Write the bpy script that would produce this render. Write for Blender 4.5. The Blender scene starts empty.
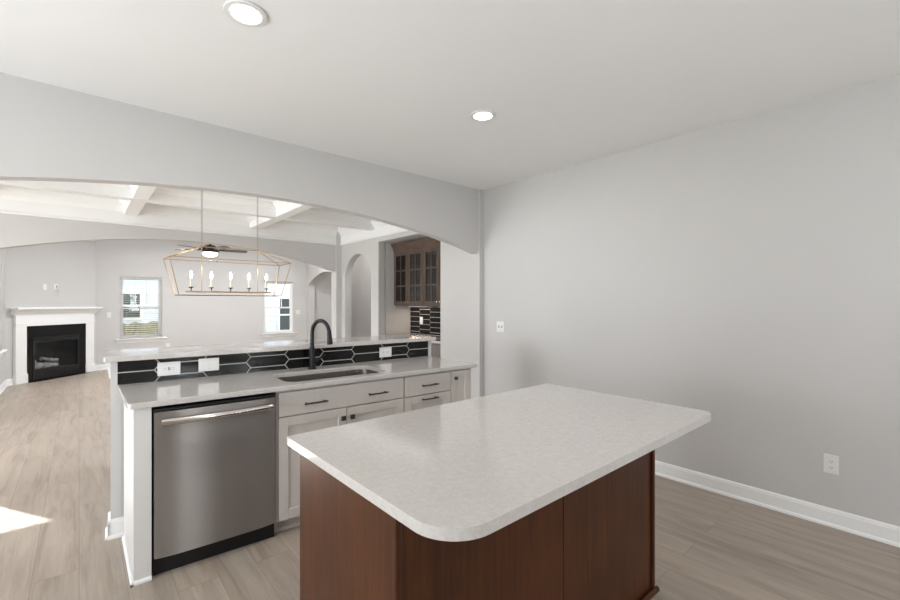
import bpy, bmesh, math, random
from math import sin, cos, pi, radians, sqrt
from mathutils import Vector, Matrix
random.seed(7)
S = bpy.context.scene
COL = S.collection

# ------------------------------------------------------------------ camera, world, sun, daylight, exposure
cam_data = bpy.data.cameras.new('camera')
cam = bpy.data.objects.new('camera', cam_data)
COL.objects.link(cam)
cam.location = (0, 0, 1.413)
cam.rotation_euler = (radians(90), 0, radians(-41.028))
cam_data.sensor_width = 36
cam_data.lens = 36 * 426.37 / 900
cam_data.shift_y = 3 / 900
cam_data.clip_start = 0.02
S.camera = cam

S.view_settings.view_transform = 'Standard'
S.view_settings.look = 'None'
S.view_settings.gamma = 1
S.view_settings.use_curve_mapping = False
S.view_settings.exposure = -0.32

world = bpy.data.worlds.new('world')
S.world = world
world.use_nodes = True
bgn = world.node_tree.nodes['Background']
bgn.inputs[0].default_value = (0.90, 0.95, 1.0, 1)
bgn.inputs[1].default_value = 3.2

sun_data = bpy.data.lights.new('sun', 'SUN')
sun_data.energy = 28.0
sun_data.angle = radians(0.5)
sun_data.color = (1.0, 0.97, 0.93)
sun = bpy.data.objects.new('sun', sun_data)
COL.objects.link(sun)
sun.location = (-6, 14, 8)
sun.rotation_euler = Vector((0.5 * cos(radians(28.6)), -0.86 * cos(radians(28.6)), -sin(radians(28.6)))).to_track_quat('-Z', 'Y').to_euler()


def daylight(name, loc, direction, w, h, power, color=(0.90, 0.95, 1.0)):
    d = bpy.data.lights.new(name, 'AREA')
    d.shape = 'RECTANGLE'
    d.size, d.size_y = w, h
    d.energy = power
    d.color = color
    o = bpy.data.objects.new(name, d)
    o.location = loc
    o.rotation_euler = Vector(direction).to_track_quat('-Z', 'Z').to_euler()
    COL.objects.link(o)
    return o


# dining sky light; kitchen lamps are added, aimed up to brighten the ceiling
daylight('uplight_kitchen_side', (-2.60, 1.6, 1.10), (1, 0, 1.1), 2.0, 2.0, 148)
daylight('uplight_kitchen_rear', (0.85, -3.02, 1.40), (0, 1, 1.2), 0.40, 1.6, 52)  # added rear pair, also placed to streak the dishwasher door
daylight('uplight_kitchen_rear_far', (2.05, -3.02, 1.40), (0, 1, 1.2), 0.40, 1.6, 52)
daylight('daylight_dining_side', (-4.45, 5.0, 1.4), (1, 0.0, -0.6), 2.0, 1.6, 350)
daylight('daylight_patio_door', (-2.95, 7.55, 1.05), (0, -1, 0), 1.8, 1.9, 25)


# ------------------------------------------------------------------ materials
def new_mat(name):
    m = bpy.data.materials.new(name)
    m.use_nodes = True
    nt = m.node_tree
    return m, nt, nt.nodes['Principled BSDF']


def srgb(r, g, b):
    def f(c):
        c /= 255.0
        return c / 12.92 if c <= 0.04045 else ((c + 0.055) / 1.055) ** 2.4
    return (f(r), f(g), f(b), 1)


def simple(name, rgb, rough=0.5, metal=0.0, spec=0.5, mottle=0.0, mscale=8.0, bump=0.0, bscale=200.0, stretch=None):
    m, nt, b = new_mat(name)
    c = srgb(*rgb)
    b.inputs['Base Color'].default_value = c
    b.inputs['Roughness'].default_value = rough
    b.inputs['Metallic'].default_value = metal
    b.inputs['Specular IOR Level'].default_value = spec
    tc = nt.nodes.new('ShaderNodeTexCoord')
    mp = nt.nodes.new('ShaderNodeMapping')
    if stretch:
        mp.inputs['Scale'].default_value = stretch
    nt.links.new(tc.outputs['Object'], mp.inputs['Vector'])
    if mottle > 0:
        n = nt.nodes.new('ShaderNodeTexNoise')
        n.inputs['Scale'].default_value = mscale
        n.inputs['Detail'].default_value = 4
        nt.links.new(mp.outputs[0], n.inputs['Vector'])
        r = nt.nodes.new('ShaderNodeValToRGB')
        r.color_ramp.elements[0].position = 0.3
        r.color_ramp.elements[1].position = 0.7
        r.color_ramp.elements[0].color = tuple(x * (1 - mottle) for x in c[:3]) + (1,)
        r.color_ramp.elements[1].color = tuple(min(1, x * (1 + mottle)) for x in c[:3]) + (1,)
        nt.links.new(n.outputs['Fac'], r.inputs[0])
        nt.links.new(r.outputs[0], b.inputs['Base Color'])
    if bump > 0:
        n2 = nt.nodes.new('ShaderNodeTexNoise')
        n2.inputs['Scale'].default_value = bscale
        nt.links.new(mp.outputs[0], n2.inputs['Vector'])
        bp = nt.nodes.new('ShaderNodeBump')
        bp.inputs['Strength'].default_value = bump
        bp.inputs['Distance'].default_value = 0.002
        nt.links.new(n2.outputs['Fac'], bp.inputs['Height'])
        nt.links.new(bp.outputs[0], b.inputs['Normal'])
    return m


def emissive(name, rgb, strength):
    m, nt, b = new_mat(name)
    b.inputs['Base Color'].default_value = (0.9, 0.9, 0.9, 1)
    b.inputs['Emission Color'].default_value = tuple(rgb) + (1,)
    b.inputs['Emission Strength'].default_value = strength
    return m


def glass_mat(name, tint=(1, 1, 1), gloss=0.07):
    m = bpy.data.materials.new(name)
    m.use_nodes = True
    nt = m.node_tree
    nt.nodes.clear()
    out = nt.nodes.new('ShaderNodeOutputMaterial')
    t = nt.nodes.new('ShaderNodeBsdfTransparent')
    t.inputs[0].default_value = tuple(tint) + (1,)
    g = nt.nodes.new('ShaderNodeBsdfGlossy')
    g.inputs['Roughness'].default_value = 0.02
    mix = nt.nodes.new('ShaderNodeMixShader')
    mix.inputs[0].default_value = gloss
    nt.links.new(t.outputs[0], mix.inputs[1])
    nt.links.new(g.outputs[0], mix.inputs[2])
    nt.links.new(mix.outputs[0], out.inputs[0])
    return m


def floor_mat():
    m, nt, b = new_mat('vinyl_plank')
    tc = nt.nodes.new('ShaderNodeTexCoord')
    sep = nt.nodes.new('ShaderNodeSeparateXYZ')
    cmb = nt.nodes.new('ShaderNodeCombineXYZ')
    nt.links.new(tc.outputs['Object'], sep.inputs[0])
    nt.links.new(sep.outputs['Y'], cmb.inputs['X'])
    nt.links.new(sep.outputs['X'], cmb.inputs['Y'])
    br = nt.nodes.new('ShaderNodeTexBrick')
    br.offset = 0.37
    br.offset_frequency = 2
    br.inputs['Scale'].default_value = 1
    br.inputs['Brick Width'].default_value = 1.5
    br.inputs['Row Height'].default_value = 0.182
    br.inputs['Mortar Size'].default_value = 0.0012
    br.inputs['Mortar Smooth'].default_value = 0.2
    br.inputs['Bias'].default_value = 0
    br.inputs['Color1'].default_value = (0, 0, 0, 1)
    br.inputs['Color2'].default_value = (1, 1, 1, 1)
    br.inputs['Mortar'].default_value = (0.5, 0.5, 0.5, 1)
    nt.links.new(cmb.outputs[0], br.inputs['Vector'])
    # grain, stretched along the boards, shifted from board to board
    shift = nt.nodes.new('ShaderNodeVectorMath')
    shift.operation = 'MULTIPLY_ADD'
    shift.inputs[1].default_value = (7.3, 3.1, 0)
    nt.links.new(br.outputs['Color'], shift.inputs[0])
    nt.links.new(cmb.outputs[0], shift.inputs[2])
    mp = nt.nodes.new('ShaderNodeMapping')
    mp.inputs['Scale'].default_value = (0.9, 9.0, 1)
    nt.links.new(shift.outputs[0], mp.inputs['Vector'])
    n1 = nt.nodes.new('ShaderNodeTexNoise')
    n1.inputs['Scale'].default_value = 1.6
    n1.inputs['Detail'].default_value = 6
    n1.inputs['Roughness'].default_value = 0.6
    n1.inputs['Distortion'].default_value = 0.7
    nt.links.new(mp.outputs[0], n1.inputs['Vector'])
    mp2 = nt.nodes.new('ShaderNodeMapping')
    mp2.inputs['Scale'].default_value = (4.0, 90.0, 1)
    nt.links.new(shift.outputs[0], mp2.inputs['Vector'])
    n2 = nt.nodes.new('ShaderNodeTexNoise')
    n2.inputs['Scale'].default_value = 1.0
    n2.inputs['Detail'].default_value = 5
    nt.links.new(mp2.outputs[0], n2.inputs['Vector'])
    ramp = nt.nodes.new('ShaderNodeValToRGB')
    e = ramp.color_ramp.elements
    e[0].position, e[1].position = 0.26, 0.72
    e[0].color = srgb(150, 136, 123)
    e[1].color = srgb(185, 173, 160)
    k = ramp.color_ramp.elements.new(0.46)
    k.color = srgb(172, 159, 146)
    nt.links.new(n1.outputs['Fac'], ramp.inputs[0])
    mx = nt.nodes.new('ShaderNodeMixRGB')
    mx.blend_type = 'MULTIPLY'
    mx.inputs[0].default_value = 0.35
    nt.links.new(ramp.outputs[0], mx.inputs[1])
    r2 = nt.nodes.new('ShaderNodeValToRGB')
    r2.color_ramp.elements[0].position, r2.color_ramp.elements[1].position = 0.3, 0.65
    r2.color_ramp.elements[0].color = (0.72, 0.70, 0.68, 1)
    r2.color_ramp.elements[1].color = (1, 1, 1, 1)
    nt.links.new(n2.outputs['Fac'], r2.inputs[0])
    nt.links.new(r2.outputs[0], mx.inputs[2])
    # board to board tone
    r3 = nt.nodes.new('ShaderNodeValToRGB')
    r3.color_ramp.elements[0].color = (0.90, 0.90, 0.905, 1)
    r3.color_ramp.elements[1].color = (1.0, 0.99, 0.98, 1)
    nt.links.new(br.outputs['Color'], r3.inputs[0])
    mx2 = nt.nodes.new('ShaderNodeMixRGB')
    mx2.blend_type = 'MULTIPLY'
    mx2.inputs[0].default_value = 1
    nt.links.new(mx.outputs[0], mx2.inputs[1])
    nt.links.new(r3.outputs[0], mx2.inputs[2])
    mx3 = nt.nodes.new('ShaderNodeMixRGB')
    mx3.inputs[2].default_value = srgb(134, 120, 107)
    nt.links.new(br.outputs['Fac'], mx3.inputs[0])
    nt.links.new(mx2.outputs[0], mx3.inputs[1])
    nt.links.new(mx3.outputs[0], b.inputs['Base Color'])
    b.inputs['Roughness'].default_value = 0.42
    b.inputs['Specular IOR Level'].default_value = 0.35
    bp = nt.nodes.new('ShaderNodeBump')
    bp.inputs['Strength'].default_value = 0.15
    bp.inputs['Distance'].default_value = 0.002
    nt.links.new(n2.outputs['Fac'], bp.inputs['Height'])
    nt.links.new(bp.outputs[0], b.inputs['Normal'])
    return m


def quartz_mat():
    m, nt, b = new_mat('quartz')
    tc = nt.nodes.new('ShaderNodeTexCoord')
    n = nt.nodes.new('ShaderNodeTexNoise')
    n.inputs['Scale'].default_value = 48
    n.inputs['Detail'].default_value = 7
    n.inputs['Roughness'].default_value = 0.65
    n.inputs['Distortion'].default_value = 0.8
    nt.links.new(tc.outputs['Object'], n.inputs['Vector'])
    r = nt.nodes.new('ShaderNodeValToRGB')
    e = r.color_ramp.elements
    e[0].position, e[1].position = 0.36, 0.62
    e[0].color = srgb(195, 190, 186)
    e[1].color = srgb(203, 199, 195)
    nt.links.new(n.outputs['Fac'], r.inputs[0])
    v = nt.nodes.new('ShaderNodeTexNoise')
    v.inputs['Scale'].default_value = 160
    v.inputs['Detail'].default_value = 2
    nt.links.new(tc.outputs['Object'], v.inputs['Vector'])
    r2 = nt.nodes.new('ShaderNodeValToRGB')
    r2.color_ramp.elements[0].position, r2.color_ramp.elements[1].position = 0.35, 0.5
    r2.color_ramp.elements[0].color = (0.90, 0.89, 0.88, 1)
    r2.color_ramp.elements[1].color = (1, 1, 1, 1)
    nt.links.new(v.outputs['Fac'], r2.inputs[0])
    mx = nt.nodes.new('ShaderNodeMixRGB')
    mx.blend_type = 'MULTIPLY'
    mx.inputs[0].default_value = 0.6
    nt.links.new(r.outputs[0], mx.inputs[1])
    nt.links.new(r2.outputs[0], mx.inputs[2])
    nt.links.new(mx.outputs[0], b.inputs['Base Color'])
    b.inputs['Roughness'].default_value = 0.07
    b.inputs['Specular IOR Level'].default_value = 0.6
    return m


def wood_mat(name, dark, light, rough=0.38, axis='Z', spec=0.3):
    m, nt, b = new_mat(name)
    tc = nt.nodes.new('ShaderNodeTexCoord')
    mp = nt.nodes.new('ShaderNodeMapping')
    sc = {'Z': (38, 38, 2.6), 'X': (2.6, 38, 38), 'Y': (38, 2.6, 38)}[axis]
    mp.inputs['Scale'].default_value = sc
    nt.links.new(tc.outputs['Object'], mp.inputs['Vector'])
    n = nt.nodes.new('ShaderNodeTexNoise')
    n.inputs['Scale'].default_value = 1.0
    n.inputs['Detail'].default_value = 6
    n.inputs['Roughness'].default_value = 0.62
    n.inputs['Distortion'].default_value = 0.5
    nt.links.new(mp.outputs[0], n.inputs['Vector'])
    n2 = nt.nodes.new('ShaderNodeTexNoise')
    n2.inputs['Scale'].default_value = 3.0
    n2.inputs['Detail'].default_value = 3
    nt.links.new(tc.outputs['Object'], n2.inputs['Vector'])
    ad = nt.nodes.new('ShaderNodeMath')
    ad.operation = 'MULTIPLY_ADD'
    ad.inputs[1].default_value = 0.5
    nt.links.new(n2.outputs['Fac'], ad.inputs[0])
    nt.links.new(n.outputs['Fac'], ad.inputs[2])
    r = nt.nodes.new('ShaderNodeValToRGB')
    r.color_ramp.elements[0].position, r.color_ramp.elements[1].position = 0.5, 1.0
    r.color_ramp.elements[0].color = srgb(*dark)
    r.color_ramp.elements[1].color = srgb(*light)
    nt.links.new(ad.outputs[0], r.inputs[0])
    nt.links.new(r.outputs[0], b.inputs['Base Color'])
    b.inputs['Roughness'].default_value = rough
    b.inputs['Specular IOR Level'].default_value = spec
    return m


def steel_mat(name, rgb, rough, aniso=0.0):
    m, nt, b = new_mat(name)
    b.inputs['Base Color'].default_value = srgb(*rgb)
    b.inputs['Metallic'].default_value = 1
    b.inputs['Roughness'].default_value = rough
    tc = nt.nodes.new('ShaderNodeTexCoord')
    mp = nt.nodes.new('ShaderNodeMapping')
    mp.inputs['Scale'].default_value = (3, 3, 600)
    nt.links.new(tc.outputs['Object'], mp.inputs['Vector'])
    n = nt.nodes.new('ShaderNodeTexNoise')
    n.inputs['Scale'].default_value = 1
    n.inputs['Detail'].default_value = 3
    nt.links.new(mp.outputs[0], n.inputs['Vector'])
    bp = nt.nodes.new('ShaderNodeBump')
    bp.inputs['Strength'].default_value = aniso
    bp.inputs['Distance'].default_value = 0.0004
    nt.links.new(n.outputs['Fac'], bp.inputs['Height'])
    nt.links.new(bp.outputs[0], b.inputs['Normal'])
    return m


def siding_mat():
    m, nt, b = new_mat('lap_siding')
    tc = nt.nodes.new('ShaderNodeTexCoord')
    sep = nt.nodes.new('ShaderNodeSeparateXYZ')
    nt.links.new(tc.outputs['Object'], sep.inputs[0])
    n = nt.nodes.new('ShaderNodeTexNoise')
    n.inputs['Scale'].default_value = 6
    nt.links.new(tc.outputs['Object'], n.inputs['Vector'])
    r = nt.nodes.new('ShaderNodeValToRGB')
    r.color_ramp.elements[0].color = srgb(214, 222, 234)
    r.color_ramp.elements[1].color = srgb(228, 234, 243)
    nt.links.new(n.outputs['Fac'], r.inputs[0])
    nt.links.new(r.outputs[0], b.inputs['Base Color'])
    b.inputs['Roughness'].default_value = 0.7
    return m


M = {}
M['wall'] = simple('wall_paint', (200, 198, 196), 0.85, mottle=0.012, mscale=1.5, bump=0.05, bscale=350)
M['ceiling'] = simple('ceiling_paint', (238, 237, 236), 0.9, mottle=0.01, mscale=1.2, bump=0.04, bscale=300)
M['trim'] = simple('trim_paint', (240, 240, 239), 0.35, mottle=0.008, mscale=3)
M['floor'] = floor_mat()
M['quartz'] = quartz_mat()
M['cab'] = simple('cabinet_paint', (205, 198, 192), 0.42, mottle=0.02, mscale=1.0, stretch=(60, 60, 3))
M['cab_shade'] = simple('cabinet_paint_shaded', (112, 106, 100), 0.42, mottle=0.02)  # cabinet paint darkened, the nook's shade put into the colour
M['panel_white'] = simple('panel_paint', (222, 220, 217), 0.4, mottle=0.01, mscale=3)
M['brown'] = wood_mat('stained_cherry', (54, 27, 11), (90, 49, 21))
M['brown_x'] = wood_mat('stained_cherry_across', (58, 30, 16), (98, 58, 36), axis='X')
M['nook_wood'] = wood_mat('stained_maple', (72, 58, 48), (106, 89, 77))
M['nook_wood_y'] = wood_mat('stained_maple_across', (72, 58, 48), (106, 89, 77), axis='Y')
M['steel'] = steel_mat('brushed_steel', (170, 166, 163), 0.45, 0.0)
_b = M['steel'].node_tree.nodes['Principled BSDF']
_b.inputs['Anisotropic'].default_value = 0.93
_c = M['steel'].node_tree.nodes.new('ShaderNodeCombineXYZ')
_c.inputs[2].default_value = 1
M['steel'].node_tree.links.new(_c.outputs[0], _b.inputs['Tangent'])
M['sink_steel'] = steel_mat('sink_steel', (176, 169, 162), 0.27, 0.0)
M['handle_steel'] = steel_mat('polished_steel', (205, 200, 195), 0.18, 0.0)
M['black_metal'] = simple('matte_black_metal', (17, 16, 16), 0.42, metal=0.3, mottle=0.1, mscale=20)
M['bronze'] = simple('dark_bronze', (78, 69, 63), 0.42, metal=0.5, mottle=0.1, mscale=30)
M['black_plastic'] = simple('black_plastic', (12, 12, 13), 0.55, mottle=0.1, mscale=20)
M['tile'] = simple('black_tile', (20, 19, 19), 0.16, spec=0.35, mottle=0.35, mscale=9, bump=0.06, bscale=30)
M['grout'] = simple('grout', (205, 201, 196), 0.85, mottle=0.03, mscale=40)
M['plastic'] = simple('white_plastic', (228, 227, 224), 0.35, mottle=0.005, mscale=10)
M['slot'] = simple('outlet_slot', (60, 58, 56), 0.6, mottle=0.05)
M['gold'] = simple('aged_gold', (184, 156, 116), 0.36, metal=0.9, mottle=0.15, mscale=25)
M['candle'] = simple('candle_sleeve', (232, 222, 200), 0.5, mottle=0.02)
M['bulb'] = emissive('bulb_glow', (1.0, 0.93, 0.82), 26)
M['lens'] = emissive('downlight_lens', (1.0, 0.97, 0.92), 14)
M['fan_lens'] = emissive('fan_lens', (1.0, 0.97, 0.93), 6)
M['fan_blade'] = wood_mat('weathered_blade', (72, 68, 66), (110, 104, 100), axis='X')
M['nickel'] = simple('dark_nickel', (70, 64, 62), 0.25, metal=0.95, mottle=0.08)
M['chain'] = simple('brushed_nickel', (168, 164, 158), 0.4, metal=0.5, mottle=0.08)
M['glass'] = glass_mat('window_glass', (1, 1, 1), 0.02)
M['cab_glass'] = glass_mat('cabinet_glass', (0.42, 0.42, 0.42), 0.10)  # dark tint stands in for the unlit cabinet interior
M['fire_glass'] = glass_mat('fireplace_glass', (0.80, 0.85, 0.90), 0.035)
M['granite'] = simple('black_granite', (15, 15, 16), 0.14, spec=0.35, mottle=0.4, mscale=120)
M['firebox'] = simple('firebox_black', (12, 13, 15), 0.6, mottle=0.2, mscale=12)
M['log'] = simple('ceramic_log', (196, 176, 156), 0.85, mottle=0.55, mscale=14, bump=0.6, bscale=40)
M['ember'] = simple('ash_bed', (96, 96, 100), 0.95, mottle=0.5, mscale=45, bump=0.8, bscale=60)
M['siding'] = siding_mat()
M['dark_pane'] = simple('neighbour_pane', (52, 62, 62), 0.15, mottle=0.15, mscale=4)
M['lawn'] = simple('lawn', (128, 136, 92), 0.95, mottle=0.3, mscale=5)
M['hedge'] = simple('hedge_leaf', (118, 114, 84), 0.9, mottle=0.3, mscale=9)
M['blind'] = simple('blind_vinyl', (238, 238, 236), 0.5, mottle=0.005)
nt_ = M['blind'].node_tree
tr_ = nt_.nodes.new('ShaderNodeBsdfTranslucent')
tr_.inputs[0].default_value = (0.86, 0.86, 0.85, 1)
mx_ = nt_.nodes.new('ShaderNodeMixShader')
mx_.inputs[0].default_value = 0.45
nt_.links.new(nt_.nodes['Principled BSDF'].outputs[0], mx_.inputs[1])
nt_.links.new(tr_.outputs[0], mx_.inputs[2])
nt_.links.new(mx_.outputs[0], nt_.nodes['Material Output'].inputs[0])
M['soil'] = simple('roof_shingle', (110, 108, 106), 0.9, mottle=0.2, mscale=10)


# ------------------------------------------------------------------ mesh helpers
class MB:
    def __init__(self):
        self.bm = bmesh.new()

    def box(self, x0, y0, z0, x1, y1, z1, bev=0.0, seg=2):
        r = bmesh.ops.create_cube(self.bm, size=1)
        vs = r['verts']
        for v in vs:
            v.co = Vector(((x0 + x1) / 2 + v.co.x * (x1 - x0), (y0 + y1) / 2 + v.co.y * (y1 - y0), (z0 + z1) / 2 + v.co.z * (z1 - z0)))
        if bev > 0:
            es = list({e for v in vs for e in v.link_edges})
            bmesh.ops.bevel(self.bm, geom=es, offset=bev, segments=seg, affect='EDGES', profile=0.5)
        return self

    def face(self, pts):
        self.bm.faces.new([self.bm.verts.new(p) for p in pts])
        return self

    def prism(self, poly, axis, a0, a1, bev=0.0, seg=2):
        """poly in the two other axes (in x,y,z order), extruded along axis from a0 to a1"""
        def mk(p, a):
            if axis == 'z':
                return Vector((p[0], p[1], a))
            if axis == 'y':
                return Vector((p[0], a, p[1]))
            return Vector((a, p[0], p[1]))
        v0 = [self.bm.verts.new(mk(p, a0)) for p in poly]
        v1 = [self.bm.verts.new(mk(p, a1)) for p in poly]
        n = len(poly)
        fs = [self.bm.faces.new(v0[::-1]), self.bm.faces.new(v1)]
        for i in range(n):
            fs.append(self.bm.faces.new((v0[i], v0[(i + 1) % n], v1[(i + 1) % n], v1[i])))
        if bev > 0:
            es = list(fs[0].edges) + list(fs[1].edges)
            bmesh.ops.bevel(self.bm, geom=es, offset=bev, segments=seg, affect='EDGES', profile=0.5)
        return self

    def tube(self, pts, r, n=10, closed=False, cap=True):
        pts = [Vector(p) for p in pts]
        rs = r if isinstance(r, (list, tuple)) else [r] * len(pts)
        rings = []
        m = len(pts)
        up = None
        for i, p in enumerate(pts):
            if closed:
                t = (pts[(i + 1) % m] - pts[i - 1]).normalized()
            else:
                t = (pts[min(i + 1, m - 1)] - pts[max(i - 1, 0)]).normalized()
            if up is None:
                up = Vector((0, 0, 1)) if abs(t.z) < 0.9 else Vector((1, 0, 0))
            a = t.cross(up)
            if a.length < 1e-5:
                a = t.cross(Vector((0, 1, 0)))
            a.normalize()
            bvec = a.cross(t).normalized()
            up = bvec
            rings.append([self.bm.verts.new(p + rs[i] * (cos(2 * pi * k / n) * a + sin(2 * pi * k / n) * bvec)) for k in range(n)])
        for i in range(m if closed else m - 1):
            A, B = rings[i], rings[(i + 1) % m]
            for k in range(n):
                self.bm.faces.new((A[k], A[(k + 1) % n], B[(k + 1) % n], B[k]))
        if cap and not closed:
            self.bm.faces.new(rings[0][::-1])
            self.bm.faces.new(rings[-1])
        return self

    def lathe(self, prof, cx=0, cy=0, n=24, axis='z', c=(0, 0, 0)):
        """prof: (radius, height) pairs; closes at radius 0"""
        rings = []
        for r, h in prof:
            if r < 1e-6:
                if axis == 'z':
                    rings.append([self.bm.verts.new((cx, cy, h))])
                else:
                    rings.append([self.bm.verts.new(self._ax(axis, c, 0, 0, h))])
            else:
                ring = []
                for k in range(n):
                    a, b = r * cos(2 * pi * k / n), r * sin(2 * pi * k / n)
                    ring.append(self.bm.verts.new((cx + a, cy + b, h) if axis == 'z' else self._ax(axis, c, a, b, h)))
                rings.append(ring)
        for A, B in zip(rings, rings[1:]):
            if len(A) == 1 and len(B) == 1:
                continue
            for k in range(n):
                if len(A) == 1:
                    self.bm.faces.new((A[0], B[(k + 1) % n], B[k]))
                elif len(B) == 1:
                    self.bm.faces.new((A[k], A[(k + 1) % n], B[0]))
                else:
                    self.bm.faces.new((A[k], A[(k + 1) % n], B[(k + 1) % n], B[k]))
        return self

    @staticmethod
    def _ax(axis, c, a, b, h):
        return (c[0] + a, c[1] + h, c[2] + b) if axis == 'y' else (c[0] + h, c[1] + a, c[2] + b)

    def build(self, name, mat, parent=None, smooth=False, loc=None, rz=None, mat2=None, mat2_test=None):
        bmesh.ops.recalc_face_normals(self.bm, faces=self.bm.faces[:])
        me = bpy.data.meshes.new(name)
        if mat2_test:
            for f in self.bm.faces:
                if mat2_test(f):
                    f.material_index = 1
        self.bm.to_mesh(me)
        self.bm.free()
        me.materials.append(mat)
        if mat2:
            me.materials.append(mat2)
        if smooth:
            me.polygons.foreach_set('use_smooth', [True] * len(me.polygons))
            try:
                me.set_sharp_from_angle(angle=radians(40))
            except Exception:
                pass
        o = bpy.data.objects.new(name, me)
        COL.objects.link(o)
        if parent:
            o.parent = parent
        if loc:
            o.location = loc
        if rz is not None:
            o.rotation_euler = (0, 0, rz)
        return o


def tag(o, label, cat, group=None, kind=None):
    o['label'] = label
    o['category'] = cat
    if group:
        o['group'] = group
    if kind:
        o['kind'] = kind
    return o


def thing(name, label, cat, loc=(0, 0, 0), rz=0.0, group=None):
    o = bpy.data.objects.new(name, None)
    o.empty_display_size = 0.1
    COL.objects.link(o)
    o.location = loc
    o.rotation_euler = (0, 0, rz)
    return tag(o, label, cat, group)


def struct(o):
    o['kind'] = 'structure'
    return o


def copy_tree(o, parent=None):
    c = o.copy()
    COL.objects.link(c)
    if parent:
        c.parent = parent
    for ch in [k for k in bpy.data.objects if k.parent == o]:
        copy_tree(ch, c)
    return c


def rounded_rect(x0, y0, x1, y1, r, n=10):
    rs = r if isinstance(r, (list, tuple)) else [r] * 4   # order: x0y0, x1y0, x1y1, x0y1
    out = []
    for (cx, cy, a0), q in zip(((x0, y0, pi), (x1, y0, 1.5 * pi), (x1, y1, 0), (x0, y1, 0.5 * pi)), rs):
        sx = 1 if cx == x0 else -1
        sy = 1 if cy == y0 else -1
        if q <= 0:
            out.append((cx, cy))
            continue
        for k in range(n + 1):
            a = a0 + 0.5 * pi * k / n
            out.append((cx + sx * q + q * cos(a), cy + sy * q + q * sin(a)))
    return out


def wall_boxes(mb, axis, c0, c1, u0, u1, z0, z1, holes=()):
    """solid wall slab between c0 and c1 on axis, spanning u (other horizontal axis) and z, minus holes (u0,u1,z0,z1)"""
    us = sorted({u0, u1} | {h[0] for h in holes} | {h[1] for h in holes})
    zs = sorted({z0, z1} | {h[2] for h in holes} | {h[3] for h in holes})
    for a, b in zip(us, us[1:]):
        run = None
        for c, d in zip(zs, zs[1:]):
            mu, mz = (a + b) / 2, (c + d) / 2
            solid = not any(h[0] < mu < h[1] and h[2] < mz < h[3] for h in holes)
            if solid:
                run = (run[0], d) if run else (c, d)
            if (not solid or d == zs[-1]) and run:
                if axis == 'x':
                    mb.box(c0, a, run[0], c1, b, run[1])
                else:
                    mb.box(a, c0, run[0], b, c1, run[1])
                run = None
    return mb


# ------------------------------------------------------------------ room shell
ZC = 2.743
ZF = 3.05
mb = MB().box(-5, -3, -0.05, 6.6, 12.0, 0.0)
struct(mb.build('floor', M['floor']))
struct(MB().box(-2.45, -2.95, ZC, 3.75, 3.6, ZC + 0.1).build('ceiling', M['ceiling']))
struct(MB().box(-4.3, 3.605, ZC, 6.6, 7.19, ZC + 0.1).build('ceiling', M['ceiling']))
struct(MB().box(-1.1, 7.16, ZF, 6.6, 12.0, ZF + 0.1).build('ceiling', M['ceiling']))
struct(MB().box(-1.1, 7.06, ZC + 0.1, 6.6, 7.16, ZF + 0.1).build('wall_family_header', M['wall']))

# kitchen walls
struct(MB().box(3.60, -2.95, 0, 3.72, 3.53, ZC).build('wall_right', M['wall']))
struct(wall_boxes(MB(), 'y', -2.92, -2.80, -2.3, 3.60, 0, ZC, [(0.65, 1.05, 0.4, 2.25), (1.85, 2.25, 0.4, 2.25)]).build('wall_rear', M['wall']))
struct(wall_boxes(MB(), 'x', -2.42, -2.30, -2.92, 3.53, 0, ZC, [(0.6, 2.6, 0.1, 2.2)]).build('wall_kitchen_side', M['wall']))


def arch_wall(name, y0, y1, xl, xr, a0, a1, apex, k, xc, mat):
    """wall in the XZ plane with a wide segmental arch between a0 and a1 open to the floor"""
    mb = MB()
    if a0 > xl:
        mb.box(xl, y0, 0, a0, y1, ZC)
    n = 56
    xs = [a0 + (a1 - a0) * i / n for i in range(n + 1)]
    zf = [apex - k * (x - xc) ** 2 for x in xs]
    bm = mb.bm
    fv = [[bm.verts.new((x, y, z)) for x, z in zip(xs, zf)] for y in (y0, y1)]
    tv = [[bm.verts.new((x, y, ZC)) for x in xs] for y in (y0, y1)]
    for i in range(n):
        bm.faces.new((fv[0][i], fv[0][i + 1], tv[0][i + 1], tv[0][i]))
        bm.faces.new((fv[1][i + 1], fv[1][i], tv[1][i], tv[1][i + 1]))
        bm.faces.new((fv[0][i + 1], fv[0][i], fv[1][i], fv[1][i + 1]))
    o = mb.build(name, mat)
    return struct(o)


arch_wall('wall_kitchen_arch', 3.555, 3.655, -4.2, 3.53, -0.94, 3.53, 2.276, 0.0535, 1.24, M['wall'])
arch_wall('wall_family_arch', 7.03, 7.16, -0.94, 3.43, -0.94, 3.43, 2.30, 0.070, 1.25, M['wall'])
struct(MB().box(3.43, 7.0, 0, 3.56, 7.19, ZC).build('wall_arch_stub', M['wall']))
struct(MB().box(3.53, 3.53, 0, 3.75, 4.244, ZC).build('wall_pantry_front', M['wall']))
# pantry nook and the wall with the narrow arched opening
struct(MB().box(4.148, 4.1, 0, 4.27, 5.77, ZC).build('wall_nook', M['wall']))
struct(MB().box(3.66, 5.76, 0, 4.9, 5.97, ZC).build('wall_nook_end', M['wall']))
struct(MB().box(3.53, 4.244, 2.37, 4.148, 5.76, 2.60).build('ceiling_nook', M['wall']))
struct(MB().box(3.53, 4.244, 2.60, 3.646, 5.76, ZC).build('wall_nook_header', M['wall']))
struct(MB().box(3.75, 4.10, 0, 4.148, 4.244, ZC).build('wall_nook_near', M['wall']))


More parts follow.
